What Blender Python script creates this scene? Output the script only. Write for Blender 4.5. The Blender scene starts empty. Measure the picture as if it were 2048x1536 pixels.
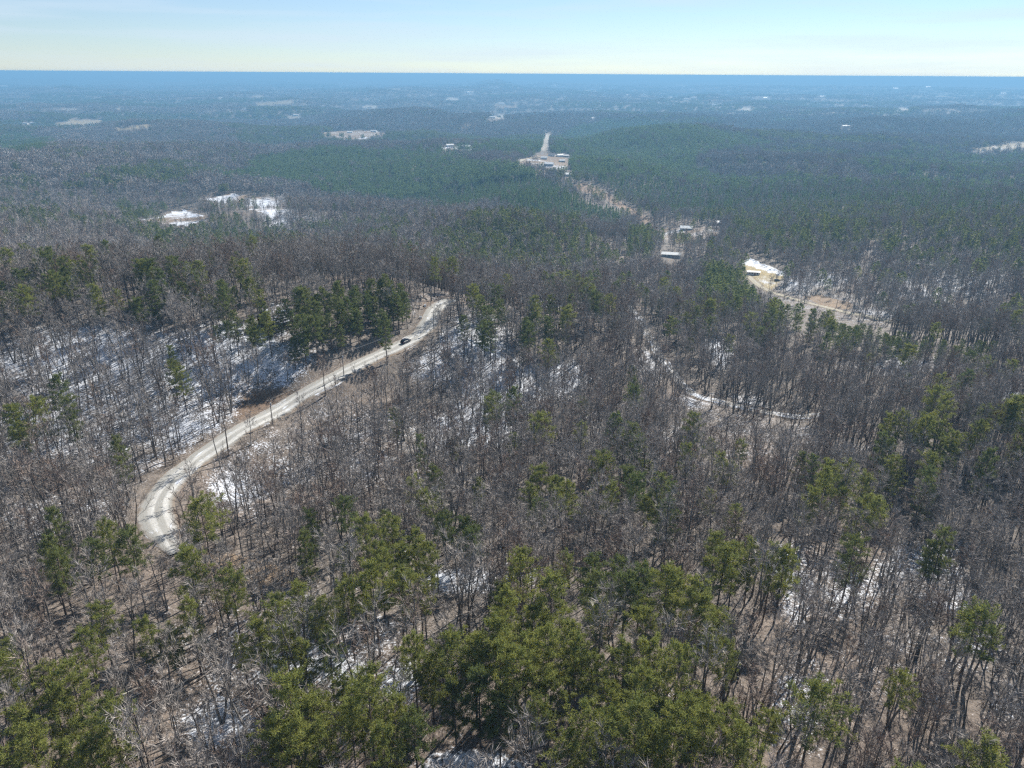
import bpy, math, random
import numpy as np
from mathutils import Matrix, Vector, Euler

# ------------------------------------------------------------------ camera, sky, sun, exposure
SC = bpy.context.scene
COL = SC.collection
W, H, F = 2048.0, 1536.0, 1473.0          # photograph size and focal length in its pixels
CAMZ = 100.0
PITCH, ROLL = math.radians(22.84), math.radians(0.36)
cam_data = bpy.data.cameras.new('camera')
cam = bpy.data.objects.new('camera', cam_data)
COL.objects.link(cam)
ROT = (Matrix.Rotation(math.pi / 2 - PITCH, 4, 'X') @ Matrix.Rotation(ROLL, 4, 'Z'))
cam.matrix_world = Matrix.Translation((0, 0, CAMZ)) @ ROT
cam_data.sensor_width = 36.0
cam_data.lens = 36.0 * F / W
cam_data.clip_start = 0.5
cam_data.clip_end = 120000
SC.camera = cam
RM = np.array(ROT.to_3x3())

SUN_EL, SUN_AZ = math.radians(38), math.radians(34)     # azimuth measured to the right of the view
world = bpy.data.worlds.new('World')
SC.world = world
world.use_nodes = True
wn, wl = world.node_tree.nodes, world.node_tree.links
wn.clear()
w_out = wn.new('ShaderNodeOutputWorld')
w_bg = wn.new('ShaderNodeBackground')
w_sky = wn.new('ShaderNodeTexSky')
w_sky.sky_type = 'NISHITA'
w_sky.sun_disc = False
w_sky.sun_elevation = SUN_EL
w_sky.sun_rotation = SUN_AZ
w_sky.altitude = 500
w_sky.air_density = 1.0
w_sky.dust_density = 0.0
w_sky.ozone_density = 3.5
w_bg.inputs['Strength'].default_value = 0.05
# thin cirrus, stretched along the horizon
w_tc = wn.new('ShaderNodeTexCoord')
w_map = wn.new('ShaderNodeMapping')
w_map.inputs['Scale'].default_value = (1.6, 1.6, 26.0)
w_map.inputs['Rotation'].default_value = (0.0, 0.03, 0.0)
w_noi = wn.new('ShaderNodeTexNoise')
w_noi.inputs['Scale'].default_value = 2.2
w_noi.inputs['Detail'].default_value = 6
w_rmp = wn.new('ShaderNodeMapRange')
w_rmp.inputs['From Min'].default_value = 0.44
w_rmp.inputs['From Max'].default_value = 0.66
w_rmp.inputs['To Min'].default_value = 0.15
w_rmp.inputs['To Max'].default_value = 0.55
w_mix = wn.new('ShaderNodeMix')
w_mix.data_type = 'RGBA'
w_mix.inputs[7].default_value = (7.5, 8.0, 8.1, 1)
wl.new(w_tc.outputs['Generated'], w_map.inputs['Vector'])
wl.new(w_map.outputs[0], w_noi.inputs['Vector'])
wl.new(w_noi.outputs['Fac'], w_rmp.inputs['Value'])
wl.new(w_rmp.outputs[0], w_mix.inputs[0])
wl.new(w_sky.outputs[0], w_mix.inputs[6])
w_tint = wn.new('ShaderNodeMix')
w_tint.data_type = 'RGBA'
w_tint.blend_type = 'MULTIPLY'
w_tint.inputs[0].default_value = 1.0
w_tint.inputs[7].default_value = (0.82, 0.91, 1.05, 1)
wl.new(w_mix.outputs[2], w_tint.inputs[6])
wl.new(w_tint.outputs[2], w_bg.inputs['Color'])
wl.new(w_bg.outputs[0], w_out.inputs['Surface'])

sun_data = bpy.data.lights.new('sun', 'SUN')
sun_data.energy = 5.0
sun_data.angle = math.radians(0.53)
sun_data.color = (1.0, 0.95, 0.87)
sun = bpy.data.objects.new('sun', sun_data)
COL.objects.link(sun)
SUN_DIR = Vector((math.sin(SUN_AZ) * math.cos(SUN_EL), math.cos(SUN_AZ) * math.cos(SUN_EL), math.sin(SUN_EL)))
sun.rotation_euler = SUN_DIR.to_track_quat('Z', 'Y').to_euler()
sun.location = (0, 0, 300)

SC.view_settings.view_transform = 'Standard'
SC.view_settings.look = 'None'
SC.view_settings.gamma = 1
SC.view_settings.exposure = 1.2
SC.view_settings.use_curve_mapping = False
cy = SC.cycles
cy.max_bounces = 4
cy.diffuse_bounces = 2
cy.glossy_bounces = 1
cy.transmission_bounces = 2
cy.transparent_max_bounces = 8
cy.volume_bounces = 0
cy.caustics_reflective = False
cy.caustics_refractive = False
cy.use_denoising = False
cy.use_adaptive_sampling = True
cy.adaptive_threshold = 0.018
cy.adaptive_min_samples = 16
cy.filter_width = 1.3
cy.debug_use_spatial_splits = True

HAZE_DENSITY = 1.0 / 5500.0
HAZE_COLOR = (0.19, 0.40, 0.62)

rng = np.random.default_rng(7)
random.seed(7)

# ------------------------------------------------------------------ pixel <-> world
def ray(u, v):
    l = np.stack([(np.asarray(u, float) - W / 2) / F, -(np.asarray(v, float) - H / 2) / F, -np.ones_like(np.asarray(u, float))], -1)
    d = l @ RM.T
    return d / np.linalg.norm(d, axis=-1, keepdims=True)

def project(x, y, z):
    p = np.stack([x, y, np.asarray(z) - CAMZ], -1) @ RM
    w = np.where(p[..., 2] < -1e-3, -p[..., 2], 1e-3)
    return W / 2 + F * p[..., 0] / w, H / 2 - F * p[..., 1] / w

def in_poly(u, v, poly):
    c = np.zeros(np.shape(u), bool)
    n = len(poly)
    for i in range(n):
        x1, y1 = poly[i]
        x2, y2 = poly[(i + 1) % n]
        if y1 == y2:
            continue
        k = (y1 > v) != (y2 > v)
        c ^= k & (u < (x2 - x1) * (v - y1) / (y2 - y1) + x1)
    return c

# ------------------------------------------------------------------ noise
def _hash(ix, iy, s):
    n = (ix.astype(np.int64) * 374761393 + iy.astype(np.int64) * 668265263 + s * 974634777) & 0xFFFFFFFF
    n = ((n ^ (n >> 13)) * 1274126177) & 0xFFFFFFFF
    n = (n ^ (n >> 16)) & 0xFFFFFFFF
    return n / 4294967295.0

def vnoise(x, y, s=0):
    ix, iy = np.floor(x), np.floor(y)
    fx, fy = x - ix, y - iy
    fx = fx * fx * fx * (fx * (fx * 6 - 15) + 10)
    fy = fy * fy * fy * (fy * (fy * 6 - 15) + 10)
    a, b = _hash(ix, iy, s), _hash(ix + 1, iy, s)
    c, d = _hash(ix, iy + 1, s), _hash(ix + 1, iy + 1, s)
    return (a + (b - a) * fx + (c - a) * fy + (a - b - c + d) * fx * fy) * 2 - 1

def fbm(x, y, wl_, oct_=3, s=0):
    r, a, t = 0, 1.0, 0
    for i in range(oct_):
        k = 2 ** i / wl_
        r = r + a * vnoise(x * k + 17.3 * i, y * k - 9.1 * i, s + i)
        t += a
        a *= 0.5
    return r / t

def sstep(a, b, x):
    t = np.clip((x - a) / (b - a), 0, 1)
    return t * t * (3 - 2 * t)

# ------------------------------------------------------------------ terrain heights
# (pixel column, pixel row, elevation of the ground seen there); gravel road is near 0
CTRL_PX = [
    (-250, 1536, 6), (0, 1536, 6), (300, 1536, 3), (600, 1536, 5), (1024, 1536, 9), (1500, 1536, 6), (2048, 1536, 1), (2300, 1536, 0),
    (-200, 1300, 4), (0, 1300, 4), (250, 1330, 4), (430, 1400, -1), (700, 1320, 4), (1024, 1350, 9), (1300, 1300, 6), (1700, 1300, 0), (2048, 1300, -4),
    (0, 1150, 2), (200, 1180, 1), (560, 1150, 0), (450, 1130, 0), (330, 1080, 0), (300, 1030, 0), (370, 950, 0), (500, 855, 0), (650, 765, 1), (800, 692, 2), (860, 645, 3), (885, 608, 4),
    (0, 1000, 0), (200, 950, -1), (300, 870, -1), (100, 860, 3), (-200, 900, 3), (420, 800, 2), (520, 800, -1), (0, 740, 9), (200, 720, 9), (400, 720, 9), (560, 710, 8),
    (-200, 660, 13), (0, 655, 14), (150, 655, 14), (300, 655, 14), (450, 655, 13), (560, 655, 12), (700, 660, 8), (780, 640, 6),
    (480, 960, -5), (620, 870, -6), (760, 790, -6), (860, 720, -3), (700, 1000, -8), (820, 900, -12), (960, 860, -17), (930, 680, -1), (1000, 700, -5), (1080, 760, -14),
    (900, 1000, -9), (900, 1130, -2), (1060, 1100, -2), (1200, 950, -10), (1100, 870, -16), (1180, 660, -10), (1150, 800, -18),
    (1290, 650, -22), (1310, 695, -24), (1345, 745, -25), (1390, 788, -24), (1450, 805, -23), (1520, 822, -22), (1620, 830, -20),
    (1350, 900, -16), (1500, 1000, -12), (1380, 1080, -5), (1600, 1130, -4), (1850, 1150, -8), (1750, 930, -11), (1900, 880, -6), (2000, 900, -7), (2000, 800, -20), (2000, 720, -16),
    (1700, 760, -24), (1800, 700, -22), (1600, 700, -28), (1440, 690, -30), (2200, 900, -10), (2250, 700, -18),
    (1500, 560, -50), (1560, 590, -49), (1640, 612, -47), (1700, 622, -46), (1790, 645, -43), (1940, 645, -40), (1880, 560, -46), (1990, 560, -38), (2150, 600, -30),
    (1100, 560, -40), (1230, 545, -50), (1340, 515, -57), (1370, 465, -63), (1300, 450, -66), (1200, 390, -80), (1150, 368, -86), (1090, 325, -97),
    (1000, 455, -34), (1100, 450, -36), (900, 470, -38), (1190, 480, -44), (1000, 520, -44), (750, 500, -38), (650, 480, -52), (500, 480, -36), (870, 560, -26), (1000, 560, -33),
    (350, 438, -53), (490, 408, -60), (200, 480, -40), (0, 480, -36), (100, 420, -56), (620, 405, -54), (740, 400, -50), (850, 415, -54),
    (300, 365, -75), (800, 335, -90), (640, 300, -76), (520, 312, -80), (780, 305, -84), (950, 300, -100), (200, 310, -92), (0, 330, -80),
    (1500, 430, -62), (1700, 450, -48), (1950, 450, -32), (1450, 350, -75), (1700, 350, -56), (1950, 360, -50), (2100, 400, -30),
    (1300, 305, -86), (1400, 256, -58), (1290, 250, -60), (1200, 255, -68), (1520, 268, -62), (1640, 285, -68), (1450, 300, -74), (1800, 300, -72), (2000, 300, -78), (1150, 285, -98),
    (150, 248, -100), (700, 270, -98), (400, 240, -108), (1000, 235, -106), (1190, 245, -100),
]
CTRL_POL = [(-60, 60, 6), (60, 60, 4), (0, 60, 12), (-120, 100, 5), (120, 100, 5), (180, 100, 10), (0, 20, 12), (-60, 300, 8), (60, 300, -15), (-65, 1000, -40), (65, 1000, -30), (180, 1500, -20),
            (-120, 600, 0), (120, 600, -10),
            (-20, 380, 5), (-30, 390, 6), (-10, 400, -4), (-38, 390, 7), (-20, 440, -36), (-30, 450, -34), (-8, 440, -34), (-38, 460, -32), (0, 380, -14),
            (30, 4300, -38), (35, 4300, -12), (41, 4300, 10), (24, 4600, -68), (18, 4600, -100), (30, 5600, -110), (37, 5600, -105), (35, 3300, -85), (25, 3200, -95), (12, 3400, -114), (16, 2800, -118), (11, 2700, -118), (8, 2900, -112), (20, 2700, -112), (-14, 2350, -116), (-8, 2300, -114), (-20, 2300, -112), (-9, 1180, -88), (-14, 1150, -84), (-4, 1120, -84), (3, 1000, -78), (8, 980, -80), (-24, 1250, -88)]
for th in (-60, -40, -25, -10, 0, 10, 25, 40, 60, 180, 120, -120):
    for r in (7000, 14000, 28000, 60000):
        CTRL_POL.append((th, r, -112))
cp = np.array(CTRL_PX, float)
d = ray(cp[:, 0], cp[:, 1])
t = (cp[:, 2] - CAMZ) / d[:, 2]
cx, cyy, cz = d[:, 0] * t, d[:, 1] * t, cp[:, 2]
pol = np.array(CTRL_POL, float)
cx = np.r_[cx, pol[:, 1] * np.sin(np.radians(pol[:, 0]))]
cyy = np.r_[cyy, pol[:, 1] * np.cos(np.radians(pol[:, 0]))]
cz = np.r_[cz, pol[:, 2]]
cth, clr = np.arctan2(cx, cyy), np.log(np.hypot(cx, cyy))
CC = 0.05

def _phi(dt, dl):
    return np.sqrt(dt * dt + dl * dl + CC * CC)
A = _phi(cth[:, None] - cth[None], clr[:, None] - clr[None])
WR = np.linalg.solve(A + np.eye(len(cz)) * 0.004 * -1, cz - cz.mean())

R0, R1, NR = 18.0, 62000.0, 820
fine = np.radians(np.linspace(-47, 47, 680))
coarse = np.radians(np.r_[np.linspace(-180, -49, 34), ])
TH = np.r_[coarse, fine, -coarse[::-1]]
s = np.linspace(0, 1, NR)
LR = math.log(R0) + (math.log(R1) - math.log(R0)) * (0.55 * s ** 1.0 + 0.45 * s ** 2.2)   # finer rows close by
TT, LL = np.meshgrid(TH, LR)
XX, YY = np.exp(LL) * np.sin(TT), np.exp(LL) * np.cos(TT)
ZZ = np.zeros_like(TT)
for i in range(len(cz)):
    ZZ += WR[i] * _phi(TT - cth[i], LL - clr[i])
ZZ += cz.mean()
RR = np.exp(LL)
ZZ += 0.35 * fbm(XX, YY, 9, 2, 1) * (1 - sstep(400, 1200, RR))
ZZ += 1.3 * fbm(XX, YY, 55, 3, 5) * (1 - 0.6 * (1 - sstep(120, 320, RR)))
ZZ += 42.0 * fbm(XX * 1.1 + YY * .3, YY * .9 - XX * .25, 480, 3, 11) * sstep(430, 1100, RR)
ZZ += 44.0 * fbm(XX * .8, YY * 1.25, 1500, 3, 21) * sstep(1900, 4000, RR)
ridg = 1 - np.abs(fbm(XX * 0.75 + YY * 0.2, YY, 3600, 3, 31)) * 2
ZZ += 30.0 * ridg * sstep(5500, 11000, RR)
# the low mountains on the horizon
def far_hill(u, half_px, h, r):
    th = np.arctan2(*ray(u, 150)[[0, 1]])
    w = half_px / F
    return h * np.exp(-((TT - th) / w) ** 2) * np.exp(-((RR - r) / 2500.0) ** 2)
ZZ += far_hill(1873, 20, 230, 30000) + far_hill(1932, 26, 300, 30000) + far_hill(1960, 60, 110, 30000) + far_hill(1690, 60, 60, 36000)
ZZ += far_hill(15, 35, 75, 36000) + far_hill(650, 40, 60, 36000) + far_hill(300, 60, 25, 36000) + far_hill(990, 25, 70, 13000)

ZZ = np.where(ZZ > 50, 50 + 46 * np.tanh((ZZ - 50) / 46.0), ZZ)   # nothing rises above the haze

def _gidx(x, y):
    th, lr = np.arctan2(x, y), np.log(np.maximum(np.hypot(x, y), R0 * 1.001))
    i = np.clip(np.searchsorted(TH, th) - 1, 0, len(TH) - 2)
    j = np.clip(np.searchsorted(LR, lr) - 1, 0, len(LR) - 2)
    return i, j, np.clip((th - TH[i]) / (TH[i + 1] - TH[i]), 0, 1), np.clip((lr - LR[j]) / (LR[j + 1] - LR[j]), 0, 1)

def G(x, y, Z=None):
    Z = ZZ if Z is None else Z
    x, y = np.asarray(x, float), np.asarray(y, float)
    i, j, a, b = _gidx(x, y)
    return (Z[j, i] * (1 - a) + Z[j, i + 1] * a) * (1 - b) + (Z[j + 1, i] * (1 - a) + Z[j + 1, i + 1] * a) * b

TS = np.geomspace(30, 60000, 2600)
def at(u, v, h=0.0):
    """point of the ground (or of a layer h above it) that pixel (u, v) looks at"""
    d = ray(u, v)
    P = d[None] * TS[:, None]
    g = G(P[:, 0], P[:, 1]) + h
    k = np.nonzero(P[:, 2] + CAMZ < g)[0]
    if len(k) == 0:
        k = [len(TS) - 1]
    k = max(k[0], 1)
    f0 = P[k - 1, 2] + CAMZ - g[k - 1]
    f1 = P[k, 2] + CAMZ - g[k]
    q = f0 / (f0 - f1) if f0 != f1 else 0
    p = P[k - 1] + (P[k] - P[k - 1]) * q
    return float(p[0]), float(p[1]), float(G(p[0], p[1]))

# ------------------------------------------------------------------ road lines
def smooth_line(pts, step):
    pts = np.array(pts, float)
    P = np.vstack([2 * pts[0] - pts[1], pts, 2 * pts[-1] - pts[-2]])
    out = []
    for i in range(1, len(P) - 2):
        n = max(2, int(np.linalg.norm(P[i + 1] - P[i]) / step))
        for k in range(n):
            q = k / n
            out.append(0.5 * (2 * P[i] + (P[i + 1] - P[i - 1]) * q + (2 * P[i - 1] - 5 * P[i] + 4 * P[i + 1] - P[i + 2]) * q * q + (3 * P[i] - P[i - 1] - 3 * P[i + 1] + P[i + 2]) * q ** 3))
    out.append(P[-2])
    return np.array(out)

ROADS = {}
def road_line(name, px, width, step, extra=()):
    pts = [at(u, v)[:2] for u, v in px]
    for e in extra:
        pts.append((pts[-1][0] + e[0], pts[-1][1] + e[1]))
    L = smooth_line(pts, step)
    z = G(L[:, 0], L[:, 1])
    k = max(3, int(18 / step)) | 1
    zp = np.pad(z, k // 2, mode='edge')
    z = np.convolve(zp, np.ones(k) / k, 'valid')
    ROADS[name] = (L, z, width)
road_line('gravel_road', [(352, 1106), (333, 1076), (311, 1022), (334, 972), (388, 926), (450, 880), (520, 840), (590, 800), (650, 765), (720, 727), (790, 695), (836, 671), (858, 645), (868, 622), (884, 607)], 7.3, 1.5, extra=[(3, 9)])
road_line('forest_track', [(1255, 610), (1288, 650), (1310, 695), (1345, 745), (1390, 788), (1450, 805), (1520, 822), (1590, 832), (1650, 828)], 3.8, 2)
road_line('valley_road', [(1492, 548), (1520, 572), (1560, 590), (1600, 601), (1640, 612), (1690, 624), (1740, 634), (1800, 648)], 4.6, 3)
road_line('ridge_track', [(1850, 565), (1880, 590), (1915, 617), (1950, 648)], 3.0, 3)
road_line('hamlet_road', [(1036, 324), (1056, 318), (1076, 314)], 12.0, 8)

def road_dist(x, y, name):
    L, z, w = ROADS[name]
    best = np.full(np.shape(x), 1e9)
    zz = np.zeros(np.shape(x))
    for p, zp in zip(L, z):
        dd = (x - p[0]) ** 2 + (y - p[1]) ** 2
        k = dd < best
        best = np.where(k, dd, best)
        zz = np.where(k, zp, zz)
    return np.sqrt(best), zz
DROAD = np.full(ZZ.shape, 1e9)
for nm in ROADS:
    L, z, w = ROADS[nm]
    m = (XX > L[:, 0].min() - 40) & (XX < L[:, 0].max() + 40) & (YY > L[:, 1].min() - 40) & (YY < L[:, 1].max() + 40)
    dd, rz = road_dist(XX[m], YY[m], nm)
    k = 1 - sstep(w * 0.5 + 0.8, w * 0.5 + 5.0, dd)
    ZZ[m] = ZZ[m] * (1 - k) + (rz - 0.16) * k
    DROAD[m] = np.minimum(DROAD[m], dd - w * 0.5)

UU, VV = project(XX, YY, ZZ)
INVIEW = (np.abs(TT) < math.radians(47)) & (YY > 0)

# ------------------------------------------------------------------ clearings and snow
STRAW, TAN, RUST, PALE = (0.22, 0.18, 0.115), (0.17, 0.125, 0.085), (0.11, 0.076, 0.052), (0.28, 0.255, 0.215)
FIELDS = [  # outline in the photograph, colour, snow cover, share of trees left standing
    ([(108, 248), (150, 240), (207, 240), (198, 250), (152, 257), (110, 253)], STRAW, 0.0, 0.03),
    ([(222, 257), (300, 248), (308, 254), (240, 262)], STRAW, 0.0, 0.03),
    ([(508, 206), (590, 201), (578, 208), (515, 211)], STRAW, 0.0, 0),
    ([(572, 233), (606, 229), (602, 236), (580, 238)], PALE, 0.3, 0),
    ([(636, 266), (700, 261), (755, 262), (775, 268), (742, 273), (720, 280), (690, 277), (650, 272)], TAN, 0.42, 0.0),
    ([(400, 398), (470, 387), (560, 398), (575, 415), (545, 428), (500, 420), (440, 412)], TAN, 0.66, 0.14),
    ([(256, 440), (300, 438), (340, 426), (370, 419), (405, 430), (418, 441), (370, 452), (330, 447)], TAN, 0.66, 0.03),
    ([(190, 366), (260, 359), (348, 361), (332, 371), (220, 373)], STRAW, 0.1, 0.5),
    ([(880, 294), (945, 294), (945, 300), (890, 300)], PALE, 0.5, 0.15),
    ([(982, 234), (1008, 229), (1010, 236), (985, 238)], PALE, 0.5, 0),
    ([(903, 256), (935, 248), (958, 254), (935, 262)], TAN, 0.05, 0.3),
    ([(985, 213), (1035, 211), (1035, 215), (990, 216)], TAN, 0.1, 0),
    ([(1078, 302), (1085, 282), (1092, 268), (1102, 266), (1099, 285), (1095, 302)], PALE, 0.1, 0),
    ([(1033, 327), (1075, 310), (1135, 309), (1142, 330), (1122, 340), (1080, 333)], TAN, 0.3, 0.3),
    ([(1146, 369), (1165, 364), (1200, 378), (1245, 404), (1300, 438), (1308, 454), (1290, 450), (1255, 424), (1200, 394), (1155, 380)], (0.17, 0.12, 0.085), 0.05, 0.2),
    ([(1305, 460), (1380, 453), (1438, 453), (1438, 468), (1390, 482), (1350, 484), (1310, 472)], TAN, 0.5, 0.12),
    ([(1480, 524), (1506, 518), (1572, 548), (1560, 562), (1540, 580), (1510, 564)], (0.27, 0.22, 0.12), 0.12, 0.02),
    ([(1480, 526), (1500, 516), (1572, 545), (1570, 553), (1530, 543)], (0.27, 0.22, 0.12), 0.8, 0.0),
    ([(1605, 592), (1640, 588), (1705, 606), (1700, 620), (1640, 610)], TAN, 0.05, 0.06),
    ([(1940, 298), (2060, 282), (2060, 293), (2000, 299), (1955, 302)], STRAW, 0.25, 0.03),
    ([(1085, 545), (1130, 535), (1148, 550), (1110, 574)], TAN, 0.5, 0.15),
    ([(1200, 545), (1245, 530), (1262, 545), (1215, 566)], TAN, 0.2, 0.15),
    ([(466, 826), (500, 788), (570, 768), (588, 784), (560, 806), (500, 856)], RUST, 0.12, 0.05),
    ([(500, 850), (540, 815), (590, 785), (610, 775), (590, 795), (520, 838)], RUST, 0.62, 0.0),
    ([(825, 690), (843, 640), (848, 610), (880, 597), (880, 606), (860, 625), (855, 650)], RUST, 0.1, 0.0),
    ([(640, 1140), (560, 1130), (450, 1105), (390, 1100), (400, 1150), (560, 1172), (640, 1166)], TAN, 0.0, 0.7),
]
for k in range(14):  # small far openings
    u = 120 + 140 * k + rng.uniform(-60, 60)
    v = rng.uniform(170, 225)
    w, h = rng.uniform(8, 26), rng.uniform(1.2, 3)
    FIELDS.append(([(u - w, v), (u, v - h), (u + w, v - h * 0.4), (u + w * 0.5, v + h)], STRAW if k % 2 else PALE, 0.1, 0))
SNOW = [(760, 900, 480, 170, .40), (300, 800, 420, 160, .42), (1500, 900, 420, 160, .27), (1750, 1300, 260, 260, .30), (1000, 620, 260, 60, .34), (1750, 600, 420, 90, .34), (600, 1300, 420, 160, .24),   # centre, radii in the photograph, cover
    (180, 720, 230, 75, .60), (420, 730, 200, 80, .62), (120, 860, 200, 90, .46), (330, 850, 150, 70, .46), (560, 740, 60, 50, .5),
    (950, 690, 90, 60, .80), (1000, 770, 130, 80, .80), (950, 850, 110, 60, .80), (870, 740, 70, 60, .65), (1120, 760, 70, 60, .6),
    (700, 930, 160, 80, .50), (480, 980, 80, 60, .42), (820, 960, 90, 60, .42), (920, 1160, 80, 28, .75), (1050, 1150, 80, 30, .4),
    (660, 1330, 110, 60, .5), (440, 1450, 70, 50, .62), (800, 1360, 60, 50, .6), (960, 1525, 120, 25, .8), (1300, 1400, 60, 60, .45), (760, 1290, 60, 40, .4),
    (1600, 1180, 60, 120, .55), (1700, 1180, 120, 90, .52), (1830, 1130, 120, 90, .55), (1900, 1200, 90, 60, .45), (1600, 1400, 110, 110, .5), (1560, 1120, 40, 40, .5), (1960, 1280, 90, 60, .4), (2010, 1420, 60, 60, .35),
    (1440, 705, 40, 40, .62), (1300, 720, 40, 60, .45), (2010, 790, 50, 45, .66), (1800, 730, 110, 25, .55), (1500, 800, 60, 25, .45), (1400, 800, 60, 25, .45),
    (1850, 560, 160, 70, .5), (1960, 560, 100, 60, .5), (1650, 560, 110, 30, .48), (1750, 520, 160, 50, .3), (1800, 630, 120, 22, .5), (1600, 570, 50, 22, .55),
    (1100, 600, 90, 30, .45), (960, 640, 70, 22, .5), (1240, 560, 80, 40, .4), (1120, 545, 50, 20, .5), (1000, 540, 60, 20, .3),
    (560, 425, 40, 40, .5), (620, 440, 50, 30, .3), (700, 490, 60, 16, .3), (1500, 470, 80, 25, .3), (1550, 340, 160, 14, .3), (1450, 345, 60, 12, .4), (860, 520, 40, 20, .4), (1400, 470, 60, 20, .4),
    (1200, 850, 140, 60, .32), (1350, 860, 100, 50, .3), (60, 1040, 120, 60, .36), (20, 1180, 80, 60, .2), (180, 1010, 120, 60, .3),
]
def snow_cover(u, v):
    r = np.zeros(np.shape(u))
    for (a, b, ra, rb, amt) in SNOW:
        r = np.maximum(r, (amt * (1.5 if a < 650 else 1.14) + .04) * np.exp(-(((u - a) / ra) ** 2 + ((v - b) / rb) ** 2) * 0.8))
    return r

jx, jy = fbm(XX, YY, 22, 2, 77), fbm(XX, YY, 22, 2, 78)
ju = UU + jx * np.clip(2600 / RR, 0.8, 9)
jv = VV + jy * np.clip(1500 / RR, 0.3, 6)
litter = np.array([0.118, 0.102, 0.088])
gcol = np.zeros(ZZ.shape + (3,))
gcol[:] = litter
red = sstep(-0.1, 0.6, fbm(XX, YY, 70, 3, 41))[..., None]
gcol = gcol * (1 - 0.6 * red) + np.array([0.132, 0.102, 0.082]) * 0.6 * red
snow = np.where(INVIEW, snow_cover(ju, jv), 0)
snow = np.where(snow > .52, .52 + .28 * np.tanh((snow - .52) / .28), snow)
snow += 0.16 * (fbm(XX, YY, 45, 3, 51)) * (RR < 1500)
# beyond the last separate trees the ground carries the colours of the woods themselves
farw = sstep(9000, 14000, RR)[..., None]
gm = sstep(-0.05, 0.35, fbm(XX, YY, 1500, 4, 61))[..., None]
gcol = gcol * (1 - farw) + (np.array([0.085, 0.075, 0.068]) * (1 - gm) + np.array([0.022, 0.036, 0.022]) * gm) * farw
tree_keep = np.ones(ZZ.shape)
for poly, colr, sn, keep in FIELDS:
    us, vs = [p[0] for p in poly], [p[1] for p in poly]
    m = INVIEW & (ju > min(us) - 9) & (ju < max(us) + 9) & (jv > min(vs) - 9) & (jv < max(vs) + 9)
    mm = np.zeros(ZZ.shape, bool)
    mm[m] = in_poly(ju[m], jv[m], poly)
    gcol[mm] = colr
    snow[mm] = sn + (0.10 * jx[mm] + (0.75 * fbm(XX[mm], YY[mm], 26 + 0.012 * RR[mm].mean(), 3, 53) if sn > .1 else 0))
    tree_keep[mm] = keep
sh = (1 - sstep(0.4, 3.0, DROAD)) * (RR < 900)
gcol = gcol * (1 - 0.7 * sh[..., None]) + np.array([0.125, 0.105, 0.088]) * 0.7 * sh[..., None]
snow = np.where(DROAD < 3.0, snow * 0.6, snow)
snow = np.where(RR > 2600, np.minimum(snow, 0.45), snow)

# ------------------------------------------------------------------ materials
MATS = {}
def new_mat(name):
    m = bpy.data.materials.new(name)
    m.use_nodes = True
    n, l = m.node_tree.nodes, m.node_tree.links
    b = n['Principled BSDF']
    b.inputs['Roughness'].default_value = 0.9
    b.inputs['Specular IOR Level'].default_value = 0.15
    MATS[name] = m
    return m, n, l, b

def mixc(n, l, fac, a, b):
    x = n.new('ShaderNodeMix')
    x.data_type = 'RGBA'
    for src, i in ((fac, 0), (a, 6), (b, 7)):
        if hasattr(src, 'links'):
            l.new(src, x.inputs[i])
        else:
            x.inputs[i].default_value = src if i == 0 else (*src[:3], 1)
    return x.outputs[2]

def maprange(n, l, v, a, b, c=0, d_=1):
    x = n.new('ShaderNodeMapRange')
    l.new(v, x.inputs['Value'])
    x.inputs['From Min'].default_value = a
    x.inputs['From Max'].default_value = b
    x.inputs['To Min'].default_value = c
    x.inputs['To Max'].default_value = d_
    return x.outputs[0]

def math_(n, l, op, a, b):
    x = n.new('ShaderNodeMath')
    x.operation = op
    for src, i in ((a, 0), (b, 1)):
        if hasattr(src, 'links'):
            l.new(src, x.inputs[i])
        else:
            x.inputs[i].default_value = src
    return x.outputs[0]

def noise(n, l, scale, detail=3, vec=None):
    x = n.new('ShaderNodeTexNoise')
    x.inputs['Scale'].default_value = scale
    x.inputs['Detail'].default_value = detail
    x.inputs['Roughness'].default_value = 0.6
    if vec is None:
        g = n.new('ShaderNodeNewGeometry')
        vec = g.outputs['Position']
    l.new(vec, x.inputs['Vector'])
    return x.outputs['Fac']

SNOWC = (0.52, 0.55, 0.60)
m, n, l, b = new_mat('forest_floor')
at_c = n.new('ShaderNodeAttribute'); at_c.attribute_name = 'gcol'
at_s = n.new('ShaderNodeAttribute'); at_s.attribute_name = 'snow'
n1, n2, n3 = noise(n, l, 1.9, 5), noise(n, l, 0.2, 3), noise(n, l, 4.5, 2)
v1 = math_(n, l, 'MULTIPLY', maprange(n, l, n1, 0.3, 0.7, 0.45, 1.6), maprange(n, l, noise(n, l, 0.28, 4), 0.3, 0.7, 0.65, 1.3))
hsv = n.new('ShaderNodeHueSaturation')
l.new(at_c.outputs['Color'], hsv.inputs['Color'])
l.new(v1, hsv.inputs['Value'])
base = mixc(n, l, maprange(n, l, n3, 0.52, 0.72, 0, 0.5), hsv.outputs[0], (0.17, 0.145, 0.125))
ns = math_(n, l, 'ADD', math_(n, l, 'MULTIPLY', n1, 0.68), math_(n, l, 'MULTIPLY', n2, 0.32))
thr = math_(n, l, 'SUBTRACT', math_(n, l, 'ADD', ns, math_(n, l, 'MULTIPLY', at_s.outputs['Fac'], 0.42)), 0.70)
smask = math_(n, l, 'MULTIPLY', maprange(n, l, thr, 0.0, 0.11), maprange(n, l, n3, 0.25, 0.5, 0.55, 1.0))
col = mixc(n, l, smask, base, SNOWC)
l.new(col, b.inputs['Base Color'])
bmp = n.new('ShaderNodeBump')
bmp.inputs['Strength'].default_value = 0.6
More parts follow.
